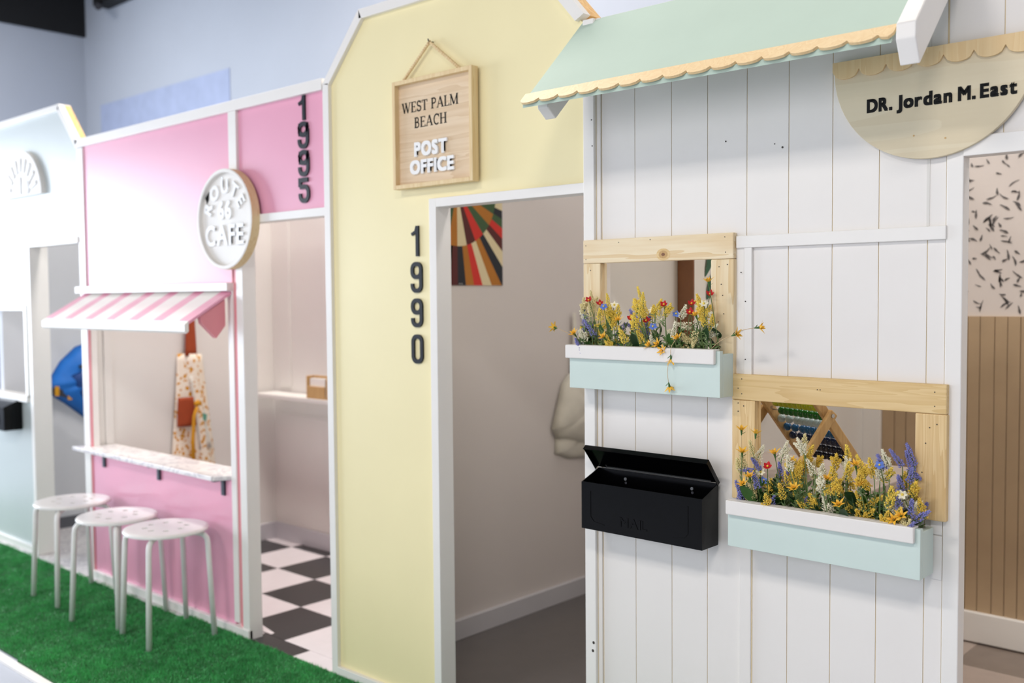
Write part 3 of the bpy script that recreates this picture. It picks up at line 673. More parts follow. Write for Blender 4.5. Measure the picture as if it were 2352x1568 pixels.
def serif(par, text, x0, zb, cap, width, y, m):
    ws = [SER[c][0] if c != ' ' else .34 for c in text]; sx = width/(sum(ws)+.03*len(ws)); x = x0
    for c, w_ in zip(text, ws):
        if c != ' ':
            g = MB()
            for path, wd in SER[c][1]: stroke(g, [(x+p[0]*sx, zb+p[1]*cap) for p in path], wd*(sx+cap)/2*.95, y-.0006, y)
            for sx_, sy_, l in SER[c][2]: stroke(g, [(x+(sx_-l)*sx, zb+sy_*cap), (x+(sx_+l)*sx, zb+sy_*cap)], SE*cap, y-.0007, y)
            g.build('letter', m, par, recalc=False)
        x += (w_+.03)*sx
serif(bp_, 'WEST PALM', -2.427, 1.932, .0325, .258, -.0141, 'black_vinyl'); serif(bp_, 'BEACH', -2.370, 1.881, .0325, .150, -.0141, 'black_vinyl')
letters(bp_, 'POST', -2.364, 1.789, -.0145, .049, .148, 'letter_white', off=.055, thick=.007, gap=.06)
letters(bp_, 'OFFICE', -2.385, 1.734, -.0145, .048, .199, 'letter_white', off=.055, thick=.007, gap=.05)
hook = Vector((-2.297, -.012, 2.139)); g = MB()
for e in (Vector((-2.425, -.012, 2.034)), Vector((-2.160, -.012, 2.034))):
    n = 19
    for i in range(n+1):
        p = hook.lerp(e, i/n); g.ball(p, .0056, 8, 6)
g.build('bead_hanger', 'maple_frame', t, smooth=True)
MB().tube([(-2.297, .004, 2.141), (-2.297, -.016, 2.139), (-2.297, -.018, 2.148)], .0022, 6).build('hook', 'nail', t)

# ---- house numbers
def rr_path(x0, x1, z0, z1, r, n=5):
    P = []
    for cx, cz, a in ((x1-r, z1-r, 0), (x0+r, z1-r, 90), (x0+r, z0+r, 180), (x1-r, z0+r, 270)): P += arcp(cx, cz, r, r, a, a+90, n)
    return P+[P[0]]
def digit(label, ch, x0, x1, z0, z1, grp):
    wd = (x1-x0)*.245; a, b, c, d = x0+wd/2, x1-wd/2, z0+wd/2, z1-wd/2; r = (b-a)*.42; g = MB(); mid = (c+d)/2+.001
    if ch == '1': stroke(g, [((a+b)/2+.006, z0), ((a+b)/2+.006, z1)], wd, -.003, .003); stroke(g, [(a, d-.020), ((a+b)/2-.002, d-.012), ((a+b)/2+.004, z1-.001)], wd*.7, -.0029, .003)
    if ch == '0': stroke(g, rr_path(a, b, c, d, r), wd, -.003, .003)
    if ch == '9':
        stroke(g, rr_path(a, b, mid, d, r), wd, -.003, .003)
        stroke(g, [(b, d-r)]+[(b, c+r)]+arcp(b-r, c+r, r, r, 0, -90, 5)+arcp(a+r, c+r, r, r, -90, -180, 5)+[(a, c+r+.006)], wd, -.0029, .003)
    if ch == '5':
        stroke(g, [(b, d), (a, d), (a, mid+.012)], wd, -.003, .003)
        stroke(g, [(a, mid+.012), (b-r, mid+.012)]+arcp(b-r, mid+.012-r, r, r, 90, 0, 5)+[(b, c+r)]+arcp(b-r, c+r, r, r, 0, -90, 5)+arcp(a+r, c+r, r, r, -90, -180, 5)+[(a, c+r+.006)], wd, -.0029, .003)
    tag(g.build('house_number', 'black_digit', None, recalc=False), label, 'number', grp)
for ch, z0, z1, lb in (('1', 1.477, 1.574, 'black number 1 at the top of the yellow wall'), ('9', 1.360, 1.459, 'black number 9, upper of the two nines on the yellow wall'), ('9', 1.249, 1.342, 'black number 9, lower of the two nines on the yellow wall'), ('0', 1.132, 1.226, 'black number 0, lowest digit on the yellow wall')):
    digit(lb, ch, -2.410, -2.356, z0, z1, 'house numbers on the yellow wall')
for ch, z0, z1, lb in (('1', 1.983, 2.070, 'black number 1 at the top of the pink panel over the cafe door'), ('9', 1.882, 1.978, 'black number 9, upper of the two nines on the pink panel'), ('9', 1.783, 1.877, 'black number 9, lower of the two nines on the pink panel'), ('5', 1.688, 1.778, 'black number 5, lowest digit on the pink panel')):
    digit(lb, ch, -3.008, -2.944, z0, z1, 'house numbers on the pink panel')

# ================================================================ cafe front
t = thing('cafe_sign', 'round white sign with raised letters ROUTE 66 CAFE above the cafe door post', 'sign', (-3.437, 0, 1.46))
cx, cz, R = -3.440, 1.654, .195
fc_ = MB().disc((cx, cz), R-.012, -.028, -.012, 48).build('face', 'sign_white', t)
g = MB(); n = 56; ring = [(R, -.009), (R, -.044), (R-.004, -.046), (R-.013, -.046), (R-.015, -.044), (R-.015, -.020)]
for k in range(n):
    a = 2*PI*k/n
    for r_, y in ring: g.v.append((cx+r_*math.cos(a), y, cz+r_*math.sin(a)))
q = len(ring)
for k in range(n):
    for i in range(q): g.f.append((k*q+i, k*q+(i+1) % q, ((k+1) % n)*q+(i+1) % q, ((k+1) % n)*q+i)); g.mi.append(1 if i in (0,) else 0)
g.build('rim', ['sign_white', 'maple_frame'], t)
letters(fc_, 'ROUTE', 0, 0, -.028, .060, .265, 'letter_white', off=.045, thick=.007, gap=.05, arc=(-3.447, cz, .100, math.radians(172), math.radians(20)))
letters(fc_, '66', -3.497, 1.655, -.028, .076, .095, 'letter_white', off=.04, thick=.007, gap=.05)
letters(fc_, 'CAFE', -3.592, 1.553, -.028, .086, .273, 'letter_white', off=.03, thick=.007, gap=.08)
MB().prism([(-3.594, 1.746), (-3.566, 1.770), (-3.570, 1.738), (-3.583, 1.722)], -.030, -.028, 'xz').build('dark_patch', 'black_vinyl', t)  # small flat black patch beside the R
MB().disc((cx-.03, cz+.162), .005, -.030, -.028, 10).build('screw', 'steel', t)
# ---- arched sign of the reading booth
t = thing('arched_sign', 'white arch-shaped sign with raised white letters on the pale booth, upper left', 'sign', (-5.405, 0, 1.88))
cx, cz = -5.405, 1.885; w2, h2 = .245, .232
poly = [(cx-w2, cz), (cx+w2, cz)]+[(cx+w2*math.cos(a), cz+h2*math.sin(a)) for a in [PI*i/28 for i in range(1, 28)]]
MB().prism(poly, -.022, .004, 'xz').build('board', 'sign_white', t, bevel=.001)
for k in range(9):
    a = PI*(.10+.80*k/8); g = MB(); stroke(g, [(cx+.135*math.cos(a), cz+.125*math.sin(a)), (cx+.205*math.cos(a), cz+.195*math.sin(a))], .020, -.029, -.0222); g.build('raised_letter', 'letter_white', t, recalc=False)
MB().box(cx-.035, cx+.005, -.028, -.0222, cz+.01, cz+.10).build('raised_ornament', 'letter_white', t, bevel=.002)
MB().ball((cx+.075, -.024, cz+.045), .045, 12, 7, (1.1, .2, .9)).build('raised_ornament', 'letter_white', t, smooth=True)

# ---- awning
t = thing('striped_awning', 'small sloping awning with pink and white stripes over the cafe service window', 'awning', (-4.1, 0, 1.2))
def asl(y): return 1.376+(1.376-1.262)/.19*y
ax0, ax1 = -4.745, -3.462
n = 15; wS = .074; wW = (ax1-ax0-7*wS)/6; x = ax0
for k in range(13):
    wd = wS if k % 2 == 0 else wW; m = 'pink' if k % 2 == 0 else 'white_trim'
    MB().prism([(-.001, asl(0)), (-.19, asl(-.19)), (-.19, asl(-.19)-.012), (-.001, asl(0)-.012)], x, x+wd, 'yz').build('stripe', m, t); x += wd
MB().prism([(-.1905, 1.262), (-.208, 1.250), (-.208, 1.222), (-.200, 1.214), (-.1905, 1.222)], ax0, ax1, 'yz').build('front_lip', 'white_trim', t, bevel=.001)
for rx in (-3.492,): MB().prism([(-.0315, 1.342), (-.0315, 1.24), (-.072, 1.192), (-.132, 1.250), (-.138, 1.279)], rx, rx+.028, 'yz').build('rafter', 'pink_edge', t, bevel=.001)

# ---- service counter
t = thing('counter_shelf', 'marble-topped service counter shelf across the cafe window', 'shelf', (-4.15, 0, .6))
MB().prism([(-4.805, -.058), (-3.545, -.062), (-3.51, -.012), (-3.492, .03), (-3.492, .12), (-4.714, .12), (-4.714, -.008), (-4.80, -.008)], .6185, .637, 'xy').build('worktop', 'marble', t, bevel=.002)
for bx in (-4.594, -4.076, -3.555):
    g = MB().box(bx-.011, bx+.011, -.006, .003, .552, .6182).box(bx-.011, bx+.011, -.05, -.0062, .613, .6182); g.build('bracket', 'navy_metal', t, bevel=.0008)

# ---- stools
def seat_mesh():
    R = .164; prof = [(0, .438), (R-.012, .438), (R-.003, .4355), (R, .431), (R-.001, .424), (R-.008, .4215), (0, .4215)]
    g = MB(); n = 48
    for r_, z in prof[1:-1]:
        for k in range(n): a = 2*PI*k/n; g.v.append((r_*math.cos(a), r_*math.sin(a), z))
    q = len(prof)-2
    for i in range(q-1):
        for k in range(n): g.f.append((i*n+k, (i+1)*n+k, (i+1)*n+(k+1) % n, i*n+(k+1) % n))
    g.f.append(tuple(range(n))); g.f.append(tuple(range((q-1)*n, q*n))[::-1])
    me = bpy.data.meshes.new('seat'); me.from_pydata(g.v, [], g.f); o = bpy.data.objects.new('tmp', me); C.objects.link(o)
    b = bmesh.new(); b.from_mesh(me); bmesh.ops.recalc_face_normals(b, faces=b.faces); b.to_mesh(me); b.free()
    c = MB()
    for k in range(8): a = 2*PI*(k+.5)/8; c.disc((.078*math.cos(a), .078*math.sin(a)), .0125, .41, .45, 18, 'z')
    mc = bpy.data.meshes.new('c'); mc.from_pydata(c.v, [], c.f); b = bmesh.new(); b.from_mesh(mc); bmesh.ops.recalc_face_normals(b, faces=b.faces); b.to_mesh(mc); b.free()
    oc = bpy.data.objects.new('tmpc', mc); C.objects.link(oc)
    md = o.modifiers.new('b', 'BOOLEAN'); md.object = oc; md.operation = 'DIFFERENCE'; md.solver = 'EXACT'
    out = mesh_of(o); bpy.data.objects.remove(o); bpy.data.objects.remove(oc); out.name = 'seat'; out.materials.clear(); out.materials.append(MATS['stool_white']); return out
SEAT = seat_mesh()
def leg_mesh():
    a = PI/4; u = (math.cos(a), math.sin(a)); P = []
    for r_, z in ((.05, .414), (.10, .414), (.140, .412), (.156, .405), (.1655, .392), (.1685, .375), (.188, .0)): P.append((u[0]*r_, u[1]*r_, z))
    g = MB().tube(P, [.009, .009, .0105, .0110, .0110, .0110, .0110], 12)
    me = bpy.data.meshes.new('leg'); me.from_pydata(g.v, [], g.f); me.polygons.foreach_set('use_smooth', [True]*len(me.polygons)); me.materials.append(MATS['stool_white']); return me
LEG = leg_mesh()
for k, (sx, sy, rz, sz, lb) in enumerate(((-3.665, -.195, -.10, .004, 'white round stool with holes in the seat, nearest of the three, at the cafe counter'), (-4.065, -.20, .30, -.003, 'white round stool with holes in the seat, between the other two at the counter'), (-4.517, -.19, -.02, -.003, 'white round stool with holes in the seat, farthest left, by the pale booth door'))):
    t = thing('stool', lb, 'stool', (sx, sy, sz), 'stools at the cafe counter'); t.rotation_euler.z = rz
    o = bpy.data.objects.new('seat', SEAT); C.objects.link(o); o.parent = t
    for j in range(4):
        o = bpy.data.objects.new('leg', LEG); C.objects.link(o); o.parent = t; o.rotation_euler.z = j*PI/2

# ================================================================ inside the booths
def puff(outline, x, bulge, n=7, jit=.004, seed=0, center=None):
    """soft hanging bundle: rings of a (y,z) outline that swell away from the wall plane x"""
    r = random.Random(seed); g = MB(); N = len(outline)
    O = []
    for i in range(N):                                   # refine outline
        a, b = outline[i], outline[(i+1) % N]
        for k in range(4): O.append((a[0]+(b[0]-a[0])*k/4, a[1]+(b[1]-a[1])*k/4))
    N = len(O); cy = center[0] if center else sum(p[0] for p in O)/N; cz = center[1] if center else sum(p[1] for p in O)/N
    for j in range(n):
        s_ = 1-j/n; h = bulge*math.sqrt(max(0, 1-s_**2.2))
        for i, p in enumerate(O):
            wv = jit*math.sin(i*.9+j*.7)*(1 if j else 0)
            g.v.append((x+.002+h+wv+r.uniform(-jit, jit)*.3*(j > 0), cy+(p[0]-cy)*s_, cz+(p[1]-cz)*s_))
    g.v.append((x+.002+bulge, cy, cz)); c = len(g.v)-1
    for j in range(n-1):
        for i in range(N): g.f.append((j*N+i, j*N+(i+1) % N, (j+1)*N+(i+1) % N, (j+1)*N+i))
    for i in range(N): g.f.append(((n-1)*N+i, (n-1)*N+(i+1) % N, c))
    g.f.append(tuple(range(N))[::-1]); g.mi = [0]*len(g.f); return g
# ---- blue garment in the pale booth
t = thing('hanging_garment', 'bright blue cloth garment with a dark buckled band, hanging in the pale booth doorway', 'clothes', (-5.88, .55, .6))
puff([(.284, .861), (.292, .797), (.381, .735), (.505, .632), (.62, .56), (.75, .60), (.80, .8), (.76, 1.0), (.62, 1.10), (.518, 1.085), (.454, 1.066), (.362, .984)], -5.9, .085, seed=1, jit=.006).build('body', 'blue_cloth', t, smooth=True)
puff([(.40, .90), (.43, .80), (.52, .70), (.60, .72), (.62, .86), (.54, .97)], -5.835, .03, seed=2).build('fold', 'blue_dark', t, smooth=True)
MB().prism([(.300, .835), (.300, .795), (.40, .765), (.405, .81)], -5.868, -5.845, 'yz').build('band', 'charcoal', t)
for y, z in ((.318, .815), (.392, .787)): MB().prism([(y-.012, z-.028), (y+.012, z-.030), (y+.014, z+.026), (y-.010, z+.030)], -5.845, -5.841, 'yz').build('buckle', 'mustard', t)
MB().prism([(.44, .955), (.50, .985), (.50, .965), (.45, .94)], -5.835, -5.81, 'yz').build('strap', 'charcoal', t)
MB().tube([(-5.9, .62, 1.10), (-5.86, .62, 1.12), (-5.85, .62, 1.15)], .006, 8).build('hook', 'steel', t)
# ---- apron in the cafe
t = thing('apron', 'cream apron printed with mustard shapes, rust neck strap and pocket, hanging in the cafe', 'apron', (-4.72, .54, .40))
def sheet(yl, yr, z0, z1, fx, ny=22, nz=16, x=-4.733):
    g = MB()
    for j in range(nz+1):
        v = j/nz
        for i in range(ny+1):
            u = i/ny; y = yl(v)+(yr(v)-yl(v))*u; z = z0(u)+(z1(u)-z0(u))*v; g.v.append((x+fx(u, v), y, z))
    W = ny+1
    for j in range(nz):
        for i in range(ny): g.f.append((j*W+i, j*W+i+1, (j+1)*W+i+1, (j+1)*W+i))
    g.mi = [0]*len(g.f); return g
fx = lambda u, v: .008+.030*math.sin(PI*u)+.014*math.sin(u*11+v*2)*(1-v*.6)
def solid(o, th):
    md = o.modifiers.new('thickness', 'SOLIDIFY'); md.thickness = th; md.offset = 0
solid(sheet(lambda v: .405+.053*v, lambda v: .680-.083*v, lambda u: .44-.02*u, lambda u: 1.064-.007*u, fx).build('body', 'apron_print', t, smooth=True, recalc=False), .003)
solid(sheet(lambda v: .555-.05*v, lambda v: .640-.075*v, lambda u: .56, lambda u: .95, lambda u, v: .046-.026*u+.006*math.sin(PI*u), 8, 10).build('turned_back_side', 'cream_cloth', t, smooth=True, recalc=False), .002)
solid(sheet(lambda v: .432+.008*v, lambda v: .540-.016*v, lambda u: .688, lambda u: .838, lambda u, v: .024+.030*math.sin(PI*(.12+.34*u))+.010*math.sin((.12+.34*u)*11)*.7, 8, 8).build('pocket', 'rust', t, smooth=True, recalc=False), .003)
solid(sheet(lambda v: .492+.012*v, lambda v: .559-.012*v, lambda u: 1.05, lambda u: 1.32, lambda u, v: .030+.008*math.sin(PI*u), 4, 8).build('neck_strap', 'rust', t, smooth=True, recalc=False), .003)
MB().tube([(-4.665, .535, .80), (-4.662, .512, .74), (-4.664, .503, .62), (-4.668, .506, .47)], [.007, .009, .010, .012], 8).build('tie', 'mustard', t, smooth=True)
MB().ball((-4.662, .532, .805), .02, 8, 6, (.4, 1, .8)).build('tie_knot', 'mustard', t, smooth=True)
MB().prism([(.572, .715), (.600, .705), (.606, .738), (.580, .748)], -4.702, -4.694, 'yz').build('tag', 'teal', t)
MB().tube([(-4.735, .525, 1.33), (-4.70, .525, 1.325), (-4.69, .525, 1.34)], .005, 8).build('hook', 'steel', t)
# ---- cafe shelf with napkin holder
t = thing('wall_shelf', 'narrow cream shelf on the back wall inside the cafe', 'shelf', (-3.9, .97, .80))
B('board', 'inner_wall', t, -4.70, -2.90, .90, 1.037, .806, .828, bevel=.002)
for bx in (-4.48, -4.12, -3.5): MB().tube([(bx, 1.0, .806), (bx, 1.0, .794)], .012, 10).build('support_peg', 'charcoal', t)
t = thing('napkin_holder', 'small wooden napkin holder with white napkins on the cafe shelf', 'napkin holder', (-4.13, .92, .8285))
B('front_panel', 'beech', t, -4.222, -4.085, .905, .913, .836, .892); B('back_panel', 'beech', t, -4.222, -4.085, .945, .953, .836, .945); B('base', 'beech', t, -4.222, -4.085, .905, .953, .8285, .8355)
B('end_panel', 'beech', t, -4.230, -4.2225, .903, .955, .8285, .945)
for k in range(5): B('napkin', 'paper', t, -4.215, -4.09, .915+.006*k, .919+.006*k, .8365, .930+.002*(k % 3), bevel=0)
t = thing('wooden_block_box', 'small wooden box with a stepped top beside the napkin holder on the cafe shelf', 'box', (-4.02, .92, .8285))
B('body', 'beech', t, -4.075, -3.95, .91, .96, .8285, .905); B('lid', 'beech', t, -4.075, -4.03, .91, .96, .9055, .936)
# ---- sunburst cloth in the post office
t = thing('sunburst_hanging', 'sunburst wall hanging in rust, green, cream and red wedges, inside the post office', 'wall hanging', (-2.775, .67, 1.39))
oy, oz = .569, 1.763; Y0, Y1, Z0, Z1 = .512, .826, 1.390, 1.905
B('cloth_backing', 'sun_cream', t, -2.7735, -2.7725, Y0, Y1, Z0, Z1, bevel=0)
def clip(poly, f):
    out = []
    for i in range(len(poly)):
        a, b = poly[i], poly[(i+1) % len(poly)]; fa, fb = f(a), f(b)
        if fa >= 0: out.append(a)
        if fa*fb < 0: k = fa/(fa-fb); out.append((a[0]+(b[0]-a[0])*k, a[1]+(b[1]-a[1])*k))
    return out
def wedge(a0, a1, r0, r1, m):
    n = 4; A = [a0+(a1-a0)*i/n for i in range(n+1)]
    f = lambda a, r: (oy+r*math.sin(math.radians(a)), oz-r*math.cos(math.radians(a)))
    p = [f(a, r1) for a in A]+([f(a, r0) for a in A[::-1]] if r0 > 0 else [(oy, oz)])
    for fn in (lambda q: q[0]-Y0, lambda q: Y1-q[0], lambda q: q[1]-Z0, lambda q: Z1-q[1]):
        p = clip(p, fn)
        if len(p) < 3: return
    MB().prism(p, -2.7724, -2.7718, 'yz').build('wedge', m, t)
inn = ['sun_green', 'sun_ochre', 'sun_cream', 'sun_maroon', 'sun_red', 'sun_green', 'sun_ochre', 'sun_green', 'sun_black', 'sun_cream', 'sun_red', 'sun_maroon']
for k in range(27):
    a = -13.6+13.45*(k-1); wedge(a, a+13.45, 0, .221, inn[k % 12])
outc = ['sun_maroon', 'sun_black', 'sun_ochre', 'sun_red', 'sun_cream', 'sun_ochre', 'sun_black', 'sun_cream', 'sun_maroon', 'sun_red', 'sun_green', 'sun_black', 'sun_cream']
wedge(-13.5, -6.8, .221, .9, 'sun_green')
for k in range(53): wedge(-6.8+6.79*k, -6.8+6.79*(k+1), .221, .9, outc[k % 13])
for y in (.578, .590): MB().disc((y, 1.396), .003, -2.7717, -2.771, 8, 'x').build('stud', 'steel', t)
# ---- cloth bag in the post office
t = thing('cloth_bag', 'off-white canvas bag hanging on the grey side wall inside the post office', 'bag', (-2.76, 1.3, .62))
puff([(1.147, .656), (1.24, .622), (1.38, .61), (1.46, .66), (1.48, .80), (1.40, .86), (1.16, .80)], -2.775, .035, seed=4).build('body', 'cream_cloth', t, smooth=True)
puff([(1.228, 1.00), (1.189, .963), (1.119, .772), (1.148, .725), (1.340, .662), (1.50, .66), (1.55, .78), (1.50, .98), (1.40, 1.03)], -2.765, .065, seed=3, jit=.003).build('flap', 'cream_cloth', t, smooth=True)
for y in (1.25, 1.42): solid(sheet(lambda v: y+.01*v, lambda v: y+.04-.01*v, lambda u: .98, lambda u: 1.27, lambda u, v: .02+.004*math.sin(v*3), 3, 8, x=-2.775).build('strap', 'cream_cloth', t, recalc=False), .003)
MB().tube([(-2.775, 1.34, 1.275), (-2.735, 1.34, 1.27), (-2.73, 1.34, 1.29)], .006, 8).build('hook', 'steel', t)
# ---- framed leaf print in the clinic
t = thing('framed_print', 'brown framed leaf print on the side wall, seen through the upper pine window', 'picture', (-1.66, .7, 1.05))
FY0, FY1, FZ0, FZ1 = .418, .98, 1.02, 1.72
for a in ((FY0, FY0+.008, FZ0, FZ1), (FY1-.008, FY1, FZ0, FZ1), (FY0+.008, FY1-.008, FZ0, FZ0+.008), (FY0+.008, FY1-.008, FZ1-.008, FZ1)):
    B('frame_bar', 'brown_frame', t, -1.6695, -1.614, a[0], a[1], a[2], a[3], bevel=.001)
B('sheet', 'paper', t, -1.640, -1.616, FY0+.008, FY1-.008, FZ0+.008, FZ1-.008, bevel=0)
MB().tube([(-1.6152, .545, 1.66), (-1.6152, .548, 1.45), (-1.6152, .543, 1.25), (-1.6152, .550, 1.10)], .0015, 5).build('printed_stem', 'leaf_print', t)
for y, z, dy, dz, L_, wd in ((.60, 1.53, -.45, -1, .14, .045), (.60, 1.42, -.5, -.9, .10, .05), (.598, 1.375, -.6, -.5, .06, .035), (.605, 1.50, .6, -.8, .13, .045), (.605, 1.38, .7, -.7, .12, .045), (.60, 1.27, -.6, -.7, .10, .045), (.60, 1.62, -.6, -.6, .09, .04), (.605, 1.62, .7, -.6, .11, .04), (.603, 1.22, .7, -.7, .10, .04)):
    MB().leaf((-1.6148, y-.055, z), (0, dy, dz), (0, dz, -dy), L_, wd, curl=0).build('printed_leaf', 'leaf_print', t)
# ---- play table and abacus behind the lower window
t = thing('play_table', 'low pale table under the abacus behind the lower pine window', 'table', (-1.2, .34, 0))
B('top', 'tile_beige', t, -1.60, -.98, .10, .60, .845, .865, bevel=.003)
for x in (-1.57, -1.01):
    for y in (.13, .57): B('leg', 'inner_wall', t, x-.018, x+.018, y-.018, y+.018, 0, .845)
t = thing('abacus', 'wooden abacus with rows of lime, green, grey, blue and navy beads behind the lower window', 'abacus', (-1.09, .195, .866))
t.rotation_euler.z = math.radians(180-21.2)          # local +x runs along the rods, away from the camera's right
ORG[t] = Vector((0, 0, 0)); tg = math.tan(math.radians(40)); zh = .178; Lr = .205
# local: x along rods (0 near end .. Lr far end), plank leans towards -y going down, z up
def bar(x, ya, za, yb, zb, wd, th, m, nm):
    d = Vector((0, yb-ya, zb-za)).normalized(); s_ = Vector((0, -d.z, d.y))*wd/2; a = Vector((x, ya, za)); b = Vector((x, yb, zb)); e = Vector((th/2, 0, 0))
    MB().add([a-s_-e, a+s_-e, a+s_+e, a-s_+e, b-s_-e, b+s_-e, b+s_+e, b-s_+e], [(0, 3, 2, 1), (4, 5, 6, 7), (0, 1, 5, 4), (1, 2, 6, 5), (2, 3, 7, 6), (3, 0, 4, 7)]).build(nm, m, t, bevel=.003)
for x, s_ in ((0, -1), (Lr, 1)):
    bar(x, -zh*tg+.01, .012, .062*tg, zh+.062, .026, .012, 'beech', 'side_plank')
    bar(x+s_*.018, zh*tg-.01, .012, -.008, zh+.008, .026, .012, 'beech', 'support_leg')
    MB().tube([(x-s_*.006, 0, zh), (x+s_*.026, 0, zh)], .005, 10).build('pivot_bolt', 'steel', t)
g = MB().ball((0, 0, 0), .0112, 14, 9); bm_ = bpy.data.meshes.new('bead'); bm_.from_pydata(g.v, [], g.f); bm_.polygons.foreach_set('use_smooth', [True]*len(bm_.polygons))
BM = {}
for r_, (dz, col, gapn) in enumerate(((.042, 'lime', 0), (.018, 'lime', 0), (-.005, 'green', 0), (-.029, 'grey', 2), (-.053, 'blue', 2), (-.077, 'navy', 2), (-.101, 'black', 2), (-.125, 'black', 1))):
    z = zh+dz; y = dz*tg
    rod = MB().tube([(0, y, z), (Lr, y, z)], .0018, 6).build('rod', 'steel', t)
    if col not in BM: mm = bm_.copy(); mm.materials.append(MATS['bead_'+col]); BM[col] = mm
    for k in range(9):
        x = .020+.0178*k
        if gapn and k >= 9-gapn: x = .020+.0178*(9-gapn-1)+(.030*(k-(9-gapn)+1)) if r_ != 6 else x
        o = bpy.data.objects.new('bead', BM[col]); C.objects.link(o); o.parent = rod; o.location = (min(x, Lr-.016), y, z)

